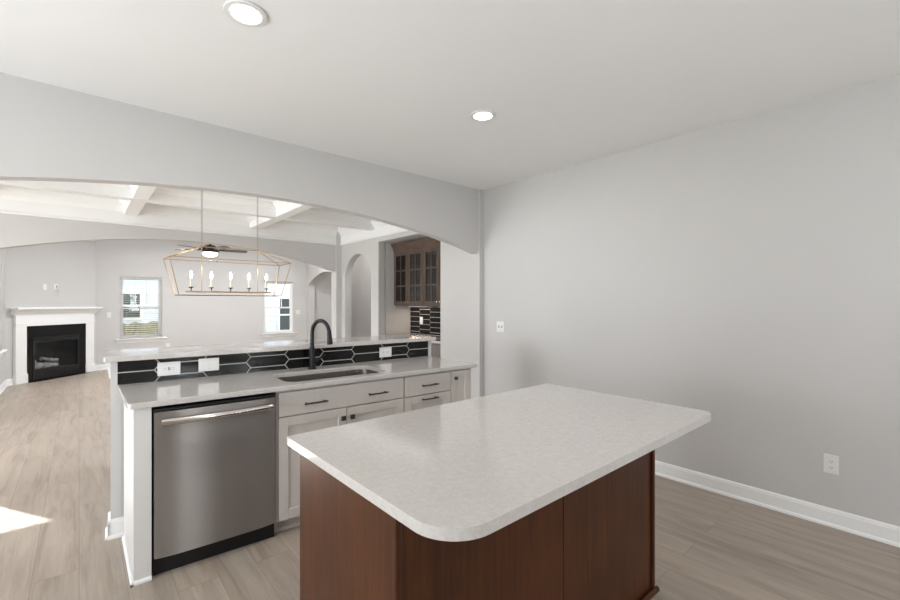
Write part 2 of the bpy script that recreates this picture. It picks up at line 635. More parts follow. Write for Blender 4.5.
def niche_wall():
    mb = MB()
    x0, x1 = 3.53, 3.646
    a0, a1 = 5.985, 6.871
    mb.box(x0, 5.76, 0, x1, a0, ZC)
    mb.box(x0, a1, 0, x1, 7.0, ZC)
    n = 28
    r = (a1 - a0) / 2
    yc = (a0 + a1) / 2
    zs = 1.80
    bm = mb.bm
    pts = [(yc - r * cos(pi * i / n), zs + r * sin(pi * i / n)) for i in range(n + 1)]
    rows = [[(bm.verts.new((x, y, z)), bm.verts.new((x, y, ZC))) for y, z in pts] for x in (x0, x1)]
    for i in range(n):
        (p, P), (q, Q) = rows[0][i], rows[0][i + 1]
        (s, Sx), (t, T) = rows[1][i], rows[1][i + 1]
        bm.faces.new((p, q, Q, P))
        bm.faces.new((t, s, Sx, T))
        bm.faces.new((q, p, s, t))
    # edges of the opening below the spring run straight (boxes above carry them)
    return struct(mb.build('wall_pantry', M['wall']))


niche_wall()
struct(MB().box(4.9, 5.76, 0, 5.0, 7.2, ZC).build('wall_hall', M['wall']))
struct(MB().box(3.56, 7.1, 0, 4.92, 7.19, ZC).build('wall_hall_end', M['wall']))

# dining bay, left
struct(wall_boxes(MB(), 'x', -4.2, -4.08, 3.6, 7.15, 0, ZC, [(4.3, 6.3, 0.6, 2.2)]).build('wall_dining_side', M['wall']))
struct(wall_boxes(MB(), 'y', 7.03, 7.15, -4.2, -0.94, 0, ZC, [(-3.9, -1.98, 0.0, 2.16)]).build('wall_patio', M['wall']))

# family room
struct(wall_boxes(MB(), 'y', 11.63, 11.78, -1.1, 6.6, 0, ZF, [(0.667, 1.43, 0.64, 1.99), (3.655, 4.43, 0.62, 1.99)]).build('wall_far', M['wall']))
struct(wall_boxes(MB(), 'x', -1.08, -0.94, 7.15, 11.78, 0, ZF, [(9.15, 9.93, 0.66, 2.02)]).build('wall_left', M['wall']))


def family_right():
    mb = MB()
    x0, x1 = 4.80, 4.98
    a0, a1 = 9.3, 11.50
    mb.box(x0, 7.19, 0, x1, a0, ZF)
    mb.box(x0, a1, 0, x1, 11.63, ZF)
    n = 24
    yc, h = (a0 + a1) / 2, (a1 - a0) / 2
    bm = mb.bm
    pts = []
    for i in range(n + 1):
        y = a0 + (a1 - a0) * i / n
        pts.append((y, 1.92 + 0.30 * (1 - ((y - yc) / h) ** 2)))
    rows = [[(bm.verts.new((x, y, z)), bm.verts.new((x, y, ZF))) for y, z in pts] for x in (x0, x1)]
    for i in range(n):
        (p, P), (q, Q) = rows[0][i], rows[0][i + 1]
        (s, Sx), (t, T) = rows[1][i], rows[1][i + 1]
        bm.faces.new((p, q, Q, P))
        bm.faces.new((t, s, Sx, T))
        bm.faces.new((q, p, s, t))
    return struct(mb.build('wall_family_right', M['wall']))


family_right()
struct(MB().box(6.4, 7.1, 0, 6.5, 11.78, ZF).build('wall_foyer', M['wall']))
struct(MB().box(4.98, 8.6, 0, 6.4, 8.7, ZF).build('wall_foyer_end', M['wall']))

# diagonal chimney wall: local x along the wall, room on the -y side
DIAG = (-0.34, 11.03, 0)
DR = radians(45)
mb = wall_boxes(MB(), 'y', 0.0, 0.10, -0.86, 0.86, 0, ZF, [(-0.50, 0.53, 0.0, 0.95)])
struct(mb.build('wall_chimney', M['wall'], loc=DIAG, rz=DR))

# coffered ceiling of the dining room
prof = [(-0.07, 2.566), (0.07, 2.566), (0.07, 2.665), (0.085, 2.675), (0.10, 2.70), (0.135, 2.725), (0.135, ZC + 0.001), (-0.135, ZC + 0.001), (-0.135, 2.725), (-0.10, 2.70), (-0.085, 2.675), (-0.07, 2.665)]
for yc in (4.78, 5.915):
    struct(MB().prism([(yc + a, z) for a, z in prof], 'x', -4.08, 3.53).build('ceiling_beam', M['trim']))
for xc in (-2.6, -1.05, 0.515, 2.065):
    struct(MB().prism([(xc + a, z + (0.004 if z < 2.7 else 0)) for a, z in prof], 'y', 3.655, 7.03).build('ceiling_beam', M['trim']))
half = [(0, 2.44), (0.022, 2.44), (0.03, 2.45), (0.03, 2.462), (0.018, 2.472), (0.018, 2.60), (0.03, 2.61), (0.045, 2.64), (0.09, 2.69), (0.105, 2.725), (0.105, ZC), (0, ZC)]
struct(MB().prism([(7.03 - a, z) for a, z in half], 'x', -4.08, 3.43).build('trim_1', M['trim']))
struct(MB().prism([(3.655 + a, z) for a, z in half], 'x', -4.08, 3.53).build('trim_2', M['trim']))
struct(MB().prism([(3.53 - a, z) for a, z in half], 'y', 3.75, 7.0).build('trim_3', M['trim']))
struct(MB().prism([(-4.08 + a, z) for a, z in half], 'y', 3.72, 7.0).build('trim_4', M['trim']))


# baseboards: 4 1/2 in board with a stepped top and a shoe moulding
def base_prof(s=1):
    return [(0, 0), (s * 0.026, 0), (s * 0.026, 0.008), (s * 0.022, 0.017), (s * 0.014, 0.021), (s * 0.014, 0.090), (s * 0.011, 0.098), (s * 0.011, 0.104), (s * 0.005, 0.112), (0, 0.112)]


def base_x(name, xw, s, y0, y1):
    return struct(MB().prism([(xw + a, z) for a, z in base_prof(s)], 'y', y0, y1).build(name, M['trim']))


def base_y(name, yw, s, x0, x1):
    return struct(MB().prism([(yw + a, z) for a, z in base_prof(s)], 'x', x0, x1).build(name, M['trim']))


base_x('baseboard_right', 3.60, -1, -2.8, 3.53)
base_y('baseboard_right_stub', 3.53, -1, 3.53, 3.60)
base_x('baseboard_pantry', 3.53, -1, 3.53, 4.244)
base_x('baseboard_pantry_far', 3.53, -1, 5.76, 5.985)
base_y('baseboard_far', 11.63, -1, 0.27, 4.8)
base_x('baseboard_left', -0.94, 1, 7.16, 10.44)
base_x('baseboard_family_right', 4.80, -1, 7.2, 9.3)
base_x('baseboard_hall', 4.9, -1, 5.97, 7.1)
base_y('baseboard_kitchen_arch', 3.555, -1, -2.3, -0.94)
struct(MB().prism([(-a, z) for a, z in base_prof()], 'x', -0.85, -0.73).build('baseboard_chimney', M['trim'], loc=DIAG, rz=DR))
struct(MB().prism([(-a, z) for a, z in base_prof()], 'x', 0.79, 0.85).build('baseboard_chimney_far', M['trim'], loc=DIAG, rz=DR))


# ------------------------------------------------------------------ windows
def window(name, axis, c, u0, u1, z0, z1, s, depth=0.14, grid=(3, 2), stool=True):
    """double-hung window in a wall opening; c is the room face of the wall, s = +1 when outside lies on + side"""
    def bx(mb, u_0, d0, z_0, u_1, d1, z_1, bev=0.0):
        a, b = sorted((c + s * d0, c + s * d1))
        if axis == 'y':
            mb.box(u_0, a, z_0, u_1, b, z_1, bev)
        else:
            mb.box(a, u_0, z_0, b, u_1, z_1, bev)
        return mb
    f = MB()
    t = 0.03
    bx(f, u0, 0.06, z0, u0 + t, depth, z1)
    bx(f, u1 - t, 0.06, z0, u1, depth, z1)
    bx(f, u0 + t, 0.06, z0, u1 - t, depth, z0 + t)
    bx(f, u0 + t, 0.06, z1 - t, u1 - t, depth, z1)
    fr = struct(f.build(name, M['trim']))
    a0, a1, b0, b1 = u0 + t, u1 - t, z0 + t, z1 - t
    zm = (z0 + z1) / 2 - 0.02
    for nm, lo, hi, d0 in (('lower_sash', b0, zm + 0.02, 0.075), ('upper_sash', zm - 0.02, b1, 0.105)):
        q = MB()
        w = 0.035
        bx(q, a0, d0, lo, a0 + w, d0 + 0.025, hi)
        bx(q, a1 - w, d0, lo, a1, d0 + 0.025, hi)
        bx(q, a0 + w, d0, lo, a1 - w, d0 + 0.025, lo + w)
        bx(q, a0 + w, d0, hi - w, a1 - w, d0 + 0.025, hi)
        so = q.build(nm, M['trim'], fr)
        g = MB()
        bx(g, a0 + w, d0 + 0.010, lo + w, a1 - w, d0 + 0.014, hi - w)
        g.build('pane', M['glass'], so)
        if nm == 'upper_sash' and grid:
            k = MB()
            for i in range(1, grid[0]):
                x = a0 + w + (a1 - a0 - 2 * w) * i / grid[0]
                bx(k, x - 0.009, d0 + 0.002, lo + w, x + 0.009, d0 + 0.022, hi - w)
            for i in range(1, grid[1]):
                z = lo + w + (hi - lo - 2 * w) * i / grid[1]
                bx(k, a0 + w, d0 + 0.003, z - 0.009, a1 - w, d0 + 0.021, z + 0.009)
            k.build('muntin_grid', M['trim'], so)
    if stool:
        q = MB()
        bx(q, u0 - 0.085, -0.055, z0 - 0.028, u1 + 0.085, 0.06, z0, 0.006)
        q.build('window_sill', M['trim'], fr)
        q = MB()
        bx(q, u0 - 0.06, -0.014, z0 - 0.10, u1 + 0.06, 0.0, z0 - 0.028, 0.003)
        q.build('apron', M['trim'], fr)
    return fr


def blind(axis, c, u0, u1, z0, z1, s, label, tilt, pitch=0.048, group='window blinds of the family room'):
    """horizontal blind hung inside a window opening"""
    if axis == 'y':
        t = thing('window_blind', label, 'blind', ((u0 + u1) / 2, c + s * 0.035, z0), 0, group)
    else:
        t = thing('window_blind', label, 'blind', (c + s * 0.035, (u0 + u1) / 2, z0), pi / 2, group)
    w, h = (u1 - u0) / 2 - 0.006, z1 - z0
    MB().box(-w, -0.025, h - 0.05, w, 0.025, h - 0.003, 0.004).build('headrail', M['blind'], t)
    MB().box(-w, -0.022, 0.006, w, 0.022, 0.026, 0.004).build('bottom_rail', M['blind'], t)
    sl = MB()
    z = 0.05
    sg = s if axis == 'y' else -s
    while z < h - 0.06:
        dy, dz = 0.022 * cos(tilt), 0.022 * sin(tilt) * sg
        sl.prism([(-dy, z - dz), (0, z + 0.0035 * cos(tilt)), (dy, z + dz), (dy, z + dz + 0.002), (0, z + 0.0055), (-dy, z - dz + 0.002)], 'x', -w, w)
        z += pitch
    sl.build('slats', M['blind'], t)
    cd = MB()
    for x in (-w * 0.7, 0, w * 0.7):
        cd.tube([(x, -0.024, 0.02), (x, -0.024, h - 0.05)], 0.0012, 5)
    cd.build('ladder_cord', M['blind'], t)
    return t


window('window_1', 'y', 11.63, 0.667, 1.43, 0.64, 1.99, 1)
blind('y', 11.63, 0.667, 1.43, 0.64, 1.99, 1, 'white slatted blind lowered over the far window beside the fireplace', 0.10, 0.046)
window('window_2', 'y', 11.63, 3.655, 4.43, 0.62, 1.99, 1)
window('window_3', 'x', -0.94, 9.15, 9.93, 0.66, 2.02, -1)
blind('x', -0.94, 9.15, 9.93, 0.66, 2.02, -1, 'closed white blind added to block the sun at the window left of the fireplace', -1.15, 0.038)  # blind added and shut to keep low sun off the floor
window('window_4', 'x', -4.08, 4.3, 6.3, 0.6, 2.2, -1, depth=0.12, grid=(4, 2))
window('window_added_1', 'y', -2.80, 0.65, 1.05, 0.4, 2.25, -1, depth=0.12, grid=None)  # unseen narrow rear windows, added to reflect as bands in the dishwasher
window('window_added_2', 'y', -2.80, 1.85, 2.25, 0.4, 2.25, -1, depth=0.12, grid=None)
window('window_6', 'x', -2.30, 0.6, 2.6, 0.1, 2.2, -1, depth=0.12, grid=None, stool=False)

# patio door in the dining bay, with turned vertical vanes
f = MB()
f.box(-3.9, 7.06, 0, -3.84, 7.13, 2.16).box(-2.035, 7.06, 0, -1.98, 7.13, 2.16).box(-3.84, 7.06, 2.115, -2.035, 7.13, 2.16).box(-2.98, 7.06, 0.06, -2.92, 7.13, 2.115).box(-3.84, 7.06, 0, -2.035, 7.13, 0.06)
pd = struct(f.build('door_1', M['trim']))
MB().box(-3.84, 7.09, 0.06, -2.98, 7.096, 2.115).build('pane', M['glass'], pd)
MB().box(-2.92, 7.09, 0.06, -2.035, 7.096, 2.115).build('pane', M['glass'], pd)
vt = thing('vertical_blind', 'white vertical vane blind at the patio door of the dining bay', 'blind', (-2.95, 6.98, 0))
MB().box(-1.0, -0.03, 2.15, 1.03, 0.03, 2.19, 0.004).build('headrail', M['blind'], vt)
vm = MB()
ca, sa = 0.5, -0.86
for i in range(22):
    x = -0.98 + i * 0.0933
    hw = 0.036
    va = radians(-54) if x > -0.1 else radians(24)
    hw = 0.036 if x > -0.1 else 0.05
    tx, ty = hw * cos(va), hw * sin(va)
    vm.prism([(x - tx, -ty), (x + tx, ty), (x + tx + 0.002, ty + 0.002), (x - tx + 0.002, -ty + 0.002)], 'z', 0.03, 2.15)
vm.build('vanes', M['blind'], vt)

# ------------------------------------------------------------------ outdoors
struct(MB().box(-30, 11.9, -0.6, 40, 60, -0.3).build('ground_lawn', M['lawn']))
struct(MB().box(-30, -20, -0.6, -4.6, 11.9, -0.3).build('ground_side', M['lawn']))
nh = thing('neighbour_house', 'white lap-sided neighbouring house seen through the family room windows', 'house', (3, 17, -0.3))
sd = MB()
z = 0.0
while z < 5.4:
    sd.prism([(0.0, z), (0.0, z + 0.2), (0.03, z + 0.2), (0.03, z)][0:0] or [(-0.016, z), (0.0, z + 0.2), (0.25, z + 0.2), (0.25, z)], 'x', -9, 12)
    z += 0.2
sd.build('siding_wall', M['siding'], nh)
for (x0, x1, z0, z1) in ((-2.05, -1.52, 1.25, 2.0), (2.93, 3.33, 0.62, 1.88)):
    fr = MB().box(x0 - 0.09, -0.05, z0 - 0.09, x1 + 0.09, -0.012, z1 + 0.09).build('window_frame', M['trim'], nh)
    MB().box(x0, -0.06, z0, x1, -0.045, z1).build('pane', M['dark_pane'], fr)
    MB().box(x0, -0.075, (z0 + z1) / 2 - 0.03, x1, -0.055, (z0 + z1) / 2 + 0.03).build('meeting_rail', M['trim'], fr)
MB().prism([(-0.5, 5.3), (4.5, 8.2), (4.5, 8.0), (0.2, 5.2)], 'x', -9.5, 12.5).build('roof', M['soil'], nh)
hm = MB()
n1, n2 = 60, 8
random.seed(3)
grid_v = []
for i in range(n1 + 1):
    row = []
    for j in range(n2 + 1):
        x = -2.4 + 5.2 * i / n1
        a = pi * j / n2
        row.append(hm.bm.verts.new((x, -0.45 * cos(a) + random.uniform(-0.05, 0.05), max(0, (1.05 + 0.1 * sin(x * 2.2)) * sin(a) ** 0.5 + (random.uniform(-0.06, 0.06) if 0 < j < n2 else 0)))))
    grid_v.append(row)
for i in range(n1):
    for j in range(n2):
        hm.bm.faces.new((grid_v[i][j], grid_v[i + 1][j], grid_v[i + 1][j + 1], grid_v[i][j + 1]))
tag(hm.build('hedge', M['hedge'], loc=(0.6, 15.2, -0.3)), 'low olive green hedge outside behind the blind of the far window', 'hedge')

# ------------------------------------------------------------------ peninsula (its own frame, turned about 3 degrees)
PR = radians(-2.94)
PO = Vector((0.182, 2.626, 0))


def pen(x, y, z=0.0):
    return (PO.x + x * cos(PR) - y * sin(PR), PO.y + x * sin(PR) + y * cos(PR), z)


def pthing(name, label, cat, x, y, z=0.0, group=None):
    return thing(name, label, cat, pen(x, y, z), PR, group)


CT = 0.914
# knee wall carrying the bar
o = MB().box(-0.072, 0.645, 0, 2.297, 0.765, 1.060).build('wall_knee', M['wall'], loc=pen(0, 0), rz=PR)
struct(o)
bpk = [(-0.0, 0)]
kb = MB()
kb.prism([(0.645 - a, z) for a, z in base_prof()], 'x', -0.072 - 0.014, 0.019)
kb.prism([(-0.072 - a, z) for a, z in base_prof()], 'y', 0.645 - 0.014, 0.765 + 0.014)
kb.prism([(0.765 + a, z) for a, z in base_prof()], 'x', -0.072 - 0.014, 2.297)
struct(kb.build('baseboard_knee', M['trim'], loc=pen(0, 0), rz=PR))
# cap moulding under the bar's overhanging end
struct(MB().prism([(-0.072, 0.955), (-0.08, 0.965), (-0.084, 1.0), (-0.098, 1.05), (-0.098, 1.060), (-0.072, 1.060)], 'y', 0.645, 0.765).build('trim_5', M['trim'], loc=pen(0, 0), rz=PR))

bt = MB()
bt.prism(rounded_rect(-0.105, 0.600, 2.325, 1.06, 0.012, 4), 'z', 1.061, 1.095, 0.004, 2)
tag(bt.build('bar_top', M['quartz'], loc=pen(0, 0), rz=PR), 'raised pale quartz bar top above the black tiled backsplash', 'bar top')


# black picket tile field (elongated hexagons), clipped to a rectangle, over a grout bed
def picket_field(u0, u1, z0, z1, first, pitch, zrow, rowh, tip, plane):
    """plane(u, z, d) -> Vector; returns a bmesh with faces indexed 0 tile / 1 grout"""
    mb = MB()
    bm = mb.bm
    g = 0.0030
    k0 = int(math.floor((u0 - first) / pitch)) - 1
    k1 = int(math.ceil((u1 - first) / pitch)) + 1
    for k in range(k0, k1 + 1):
        cu = first + pitch * (k + 0.5)
        off = rowh / 2 if k % 2 else 0
        j0 = int(math.floor((z0 - zrow) / rowh)) - 2
        j1 = int(math.ceil((z1 - zrow) / rowh)) + 2
        L = pitch / 2 + tip / 2 - g * 1.2
        Lf = pitch / 2 - tip / 2 - g * 0.6
        hh = rowh / 2 - g
        for j in range(j0, j1 + 1):
            cz = zrow + off + rowh * j
            poly = [(cu - L, cz), (cu - Lf, cz - hh), (cu + Lf, cz - hh), (cu + L, cz), (cu + Lf, cz + hh), (cu - Lf, cz + hh)]
            # clip polygon to the rectangle
            for ax, lim, sgn in ((0, u0 + 0.001, 1), (0, u1 - 0.001, -1), (1, z0 + 0.001, 1), (1, z1 - 0.001, -1)):
                outp = []
                for i in range(len(poly)):
                    p, q = poly[i], poly[(i + 1) % len(poly)]
                    dp, dq = sgn * (p[ax] - lim), sgn * (q[ax] - lim)
                    if dp >= 0:
                        outp.append(p)
                    if dp * dq < 0:
                        t = dp / (dp - dq)
                        outp.append((p[0] + (q[0] - p[0]) * t, p[1] + (q[1] - p[1]) * t))
                poly = outp
                if len(poly) < 3:
                    break
            if len(poly) < 3:
                continue
            area = 0.5 * abs(sum(poly[i][0] * poly[(i + 1) % len(poly)][1] - poly[(i + 1) % len(poly)][0] * poly[i][1] for i in range(len(poly))))
            if area < 2e-5:
                continue
            top = [bm.verts.new(plane(p[0], p[1], 0.008)) for p in poly]
            bot = [bm.verts.new(plane(p[0], p[1], 0.003)) for p in poly]
            bm.faces.new(top)
            for i in range(len(poly)):
                bm.faces.new((bot[i], bot[(i + 1) % len(poly)], top[(i + 1) % len(poly)], top[i]))
    c = [(u0, z0), (u1, z0), (u1, z1), (u0, z1)]
    bt_ = [bm.verts.new(plane(p[0], p[1], 0.0)) for p in c]
    tp_ = [bm.verts.new(plane(p[0], p[1], 0.0055)) for p in c]
    gf = [bm.faces.new(tp_), bm.faces.new(bt_[::-1])]
    for i in range(4):
        gf.append(bm.faces.new((bt_[i], bt_[(i + 1) % 4], tp_[(i + 1) % 4], tp_[i])))
    for fc in gf:
        fc.material_index = 1
    return mb


pf = picket_field(-0.040, 2.255, 0.916, 1.060, 0.16, 0.2675, 0.951 + 0.039, 0.078, 0.030, lambda u, z, d: Vector((u, 0.645 - d, z)))
tag(pf.build('tile_backsplash', M['tile'], loc=pen(0, 0), rz=PR, mat2=M['grout']), 'black elongated hexagon tile backsplash behind the sink counter', 'backsplash')

# sink counter with a cut-out
SX0, SX1, SY0, SY1 = 0.80, 1.53, 0.095, 0.485


def slab_with_hole(outer, hole, z0, z1, bev):
    bm = bmesh.new()
    ov = [bm.verts.new((p[0], p[1], z1)) for p in outer]
    hv = [bm.verts.new((p[0], p[1], z1)) for p in hole]
    oe = [bm.edges.new((ov[i], ov[(i + 1) % len(ov)])) for i in range(len(ov))]
    he = [bm.edges.new((hv[i], hv[(i + 1) % len(hv)])) for i in range(len(hv))]
    r = bmesh.ops.triangle_fill(bm, edges=oe + he, use_beauty=True)
    top = [f for f in bm.faces]
    # drop any triangles filling the hole
    cx = sum(p[0] for p in hole) / len(hole)
    kill = []
    hs = set(hv)
    for f in top:
        if all(v in hs for v in f.verts):
            kill.append(f)
    if kill:
        bmesh.ops.delete(bm, geom=kill, context='FACES')
    ext = bmesh.ops.extrude_face_region(bm, geom=bm.faces[:])
    for g_ in ext['geom']:
        if isinstance(g_, bmesh.types.BMVert):
            g_.co.z = z0
    mbx = MB()
    mbx.bm.free()
    mbx.bm = bm
    bmesh.ops.recalc_face_normals(bm, faces=bm.faces[:])
    es = [e for e in bm.edges if len(e.link_faces) == 2 and abs(e.link_faces[0].normal.dot(e.link_faces[1].normal)) < 0.3 and abs(e.verts[0].co.z - e.verts[1].co.z) < 1e-6]
    bmesh.ops.bevel(bm, geom=es, offset=bev, segments=2, affect='EDGES', profile=0.5)
    return mbx


outer = [(p[0] - 0.056 * p[1], p[1]) for p in rounded_rect(-0.002, 0.0, 2.303, 0.6455, [0.022, 0.012, 0.003, 0.003], 5)]
hole = rounded_rect(SX0, SY0, SX1, SY1, 0.085, 10)
tag(slab_with_hole(outer, hole, CT - 0.03, CT, 0.003).build('countertop', M['quartz'], loc=pen(0, 0), rz=PR), 'pale quartz sink counter in front of the black tile', 'countertop')

# undermount sink
sk = pthing('sink', 'stainless undermount sink set into the quartz counter', 'sink', (SX0 + SX1) / 2, (SY0 + SY1) / 2, CT - 0.031)
W, D = (SX1 - SX0) / 2 + 0.004, (SY1 - SY0) / 2 + 0.004
sb = MB()
rings = []
for (e, zz, rr) in ((0.02, 0.0, 0.10), (0.0, 0.0, 0.087), (-0.006, -0.19, 0.085), (-0.03, -0.215, 0.07), (-0.12, -0.22, 0.04)):
    rings.append([sb.bm.verts.new((p[0], p[1], zz)) for p in rounded_rect(-W - e, -D - e, W + e, D + e, rr, 8)])
for A, B in zip(rings, rings[1:]):
    n = len(A)
    for k in range(n):
        sb.bm.faces.new((A[k], A[(k + 1) % n], B[(k + 1) % n], B[k]))
sb.bm.faces.new(rings[-1][::-1])
sb.build('basin', M['sink_steel'], sk, smooth=True)
MB().lathe([(0.0, -0.216), (0.03, -0.216), (0.045, -0.213), (0.052, -0.217), (0.052, -0.219)], n=20).build('drain', M['handle_steel'], sk, smooth=True)

# faucet
fa = pthing('faucet', 'black gooseneck pull-down faucet behind the sink', 'faucet', 1.124, 0.555, CT)
MB().lathe([(0, 0), (0.030, 0), (0.030, 0.006), (0.024, 0.012), (0.0215, 0.05), (0.021, 0.155), (0.0165, 0.165), (0, 0.165)], n=20).build('body', M['black_metal'], fa, smooth=True)
dv = Vector((sin(radians(20)), -cos(radians(20)), 0))
pts = [(0, 0, 0.16), (0, 0, 0.22), (0, 0, 0.275)]
R = 0.092
for i in range(1, 15):
    a = pi - (pi - 0.12) * i / 14
    q = dv * (R + R * cos(a))
    pts.append((q.x, q.y, 0.275 + R * sin(a)))
MB().tube(pts, 0.0145, 12).build('spout', M['black_metal'], fa, smooth=True)
end = Vector(pts[-1])
hd = MB().tube([end + Vector((0, 0, 0.012)), end + dv * 0.003 + Vector((0, 0, -0.02)), end + dv * 0.008 + Vector((0, 0, -0.08)), end + dv * 0.009 + Vector((0, 0, -0.092))], [0.0155, 0.017, 0.021, 0.019], 14)
hd.build('spray_head', M['black_metal'], fa, smooth=True)
MB().tube([(0.012, -0.002, 0.060), (0.046, -0.006, 0.068)], 0.014, 12).build('valve', M['black_metal'], fa, smooth=True)
MB().tube([(0.040, -0.006, 0.068), (0.066, -0.022, 0.090), (0.090, -0.038, 0.106)], [0.0085, 0.0075, 0.006], 10).build('lever', M['black_metal'], fa, smooth=True)

# end panel
ep = thing('end_panel', 'pale finished panel closing the dishwasher end of the peninsula', 'cabinet panel', pen(0.0215, 0.025))
MB().box(0, 0, 0, 0.076, 0.605, 0.883, 0.002).build('panel', M['panel_white'], ep)
sm = MB()
sm.prism([(0, 0), (-0.012, 0), (-0.012, 0.010), (-0.006, 0.018), (0, 0.018)], 'x', -0.012, 0.076)
sm.prism([(0, 0), (-0.012, 0), (-0.012, 0.010), (-0.006, 0.018), (0, 0.018)], 'y', -0.012, 0.57)
sm.build('shoe_moulding', M['trim'], ep)

# dishwasher
dw = pthing('dishwasher', 'stainless dishwasher under the left end of the sink counter', 'dishwasher', 0.405, 0.025)
MB().box(-0.302, 0.03, 0.0, 0.302, 0.58, 0.868).build('body', M['black_plastic'], dw)
dm = MB()
n = 24
hw = 0.2985
pr = []
for i in range(n + 1):
    x = -hw + 2 * hw * i / n
    s_ = abs(x) / hw
    pr.append((x, -0.022 + 0.012 * max(0, (s_ - 0.55) / 0.45) ** 2 + 0.003 * s_ ** 2))
poly = pr + [(hw, 0.03), (-hw, 0.03)]
dm.prism(poly, 'z', 0.10, 0.852, 0.002, 1)
dm.build('door', M['steel'], dw, smooth=True)
hb = MB()
pts = []
for i in range(25):
    x = -0.268 + 0.536 * i / 24
    pts.append((x, -0.058 - 0.022 * (1 - (x / 0.268) ** 2), 0.808))
hb.tube(pts, [0.016] + [0.0185] * 23 + [0.016], 12)
hb.tube([(-0.26, -0.02, 0.808), (-0.26, -0.06, 0.808)], 0.012, 10)
hb.tube([(0.26, -0.02, 0.808), (0.26, -0.06, 0.808)], 0.012, 10)
hb.build('handle', M['handle_steel'], dw, smooth=True)
MB().box(-0.298, -0.012, 0.855, 0.298, 0.03, 0.868, 0.002).build('control_strip', M['black_plastic'], dw)
MB().box(-0.30, 0.045, 0.0, 0.30, 0.06, 0.098).build('toe_kick', M['black_plastic'], dw)


# cabinet fronts: slab or shaker, in a frame with x along the run, y into the cabinet, front face at y=0
def slab_front(x0, z0, x1, z1, name, mat, parent):
    return MB().box(x0, -0.019, z0, x1, 0.0, z1, 0.002).build(name, mat, parent)


def shaker(x0, z0, x1, z1, name, mat, parent, rail=0.057):
    q = MB()
    q.box(x0, -0.019, z0, x0 + rail, 0, z1, 0.0015)
    q.box(x1 - rail, -0.019, z0, x1, 0, z1, 0.0015)
    q.box(x0 + rail, -0.019, z0, x1 - rail, 0, z0 + rail, 0.0015)
    q.box(x0 + rail, -0.019, z1 - rail, x1 - rail, 0, z1, 0.0015)
    q.box(x0 + rail - 0.005, -0.011, z0 + rail - 0.005, x1 - rail + 0.005, -0.002, z1 - rail + 0.005)
    return q.build(name, mat, parent)


def pull(x0, x1, z, parent):
    q = MB()
    q.box(x0, -0.055, z - 0.005, x1, -0.045, z + 0.005, 0.002)
    q.box(x0 + 0.012, -0.047, z - 0.004, x0 + 0.021, -0.018, z + 0.004)
    q.box(x1 - 0.021, -0.047, z - 0.004, x1 - 0.012, -0.018, z + 0.004)
    return q.build('handle', M['bronze'], parent)


def square_knob(x, z, parent, s=0.015):
    q = MB()
    q.box(x - s, -0.046, z - s, x + s, -0.034, z + s, 0.002)
    q.tube([(x, -0.036, z), (x, -0.018, z)], 0.006, 8)
    return q.build('knob', M['bronze'], parent)


def cab_body(t, w, depth=0.58, toe=True, mat=None):
    q = MB()
    q.box(0, 0.001, 0.09, w, depth, 0.883)
    q.build('body', mat or M['cab'], t)
    if toe:
        MB().box(0, 0.06, 0.0, w, 0.075, 0.09).build('toe_kick', mat or M['cab'], t)
        MB().prism([(0.06, 0), (0.048, 0), (0.048, 0.010), (0.054, 0.018), (0.06, 0.018)], 'x', 0, w).build('shoe_moulding', mat or M['cab'], t)


sc = pthing('sink_cabinet', 'greige sink cabinet right of the dishwasher, false drawer over two doors', 'cabinet', 0.714, 0.044)
w = 0.896
q = MB().box(0, 0.001, 0.09, 0.018, 0.58, 0.883).box(w - 0.018, 0.001, 0.09, w, 0.58, 0.883).box(0.018, 0.001, 0.09, w - 0.018, 0.58, 0.108).box(0.018, 0.562, 0.108, w - 0.018, 0.58, 0.66)
q.box(0.018, 0.001, 0.715, w - 0.018, 0.02, 0.727).box(0.018, 0.001, 0.865, w - 0.018, 0.02, 0.883)
q.build('body', M['cab'], sc)
MB().box(0, 0.06, 0.0, w, 0.075, 0.09).build('toe_kick', M['cab'], sc)
MB().prism([(0.06, 0), (0.048, 0), (0.048, 0.010), (0.054, 0.018), (0.06, 0.018)], 'x', 0, w).build('shoe_moulding', M['cab'], sc)
df = slab_front(0.012, 0.681 + 0.043, w - 0.004, 0.868, 'drawer_front', M['cab'], sc)
pull(0.158, 0.308, 0.787, df)
pull(0.597, 0.747, 0.787, df)
d1 = shaker(0.012, 0.095, w / 2 - 0.001, 0.717, 'door', M['cab'], sc)
square_knob(w / 2 - 0.030, 0.655, d1)
d2 = shaker(w / 2 + 0.003, 0.095, w - 0.004, 0.717, 'door', M['cab'], sc)
square_knob(w / 2 + 0.034, 0.655, d2)

dc = pthing('drawer_cabinet', 'greige drawer cabinet with stacked pulls right of the sink cabinet', 'cabinet', 1.611, 0.044)
w = 0.436
cab_body(dc, w)
q = slab_front(0.004, 0.724, w - 0.003, 0.868, 'drawer', M['cab'], dc)
pull(0.143, 0.293, 0.793, q)
q = shaker(0.004, 0.415, w - 0.003, 0.717, 'drawer', M['cab'], dc)
pull(0.143, 0.293, 0.690, q)
q = shaker(0.004, 0.095, w - 0.003, 0.408, 'drawer', M['cab'], dc)
pull(0.143, 0.293, 0.380, q)

nc = pthing('narrow_cabinet', 'narrow greige one-door cabinet ending the peninsula beside the walkway', 'cabinet', 2.048, 0.044)
w = 0.207
cab_body(nc, w)
q = shaker(0.003, 0.095, w - 0.018, 0.868, 'door', M['cab'], nc, 0.045)
square_knob(0.036, 0.815, q, 0.0125)
MB().box(w - 0.016, -0.019, 0.0, w, 0.59, 0.883, 0.001).build('side_panel', M['cab'], nc)


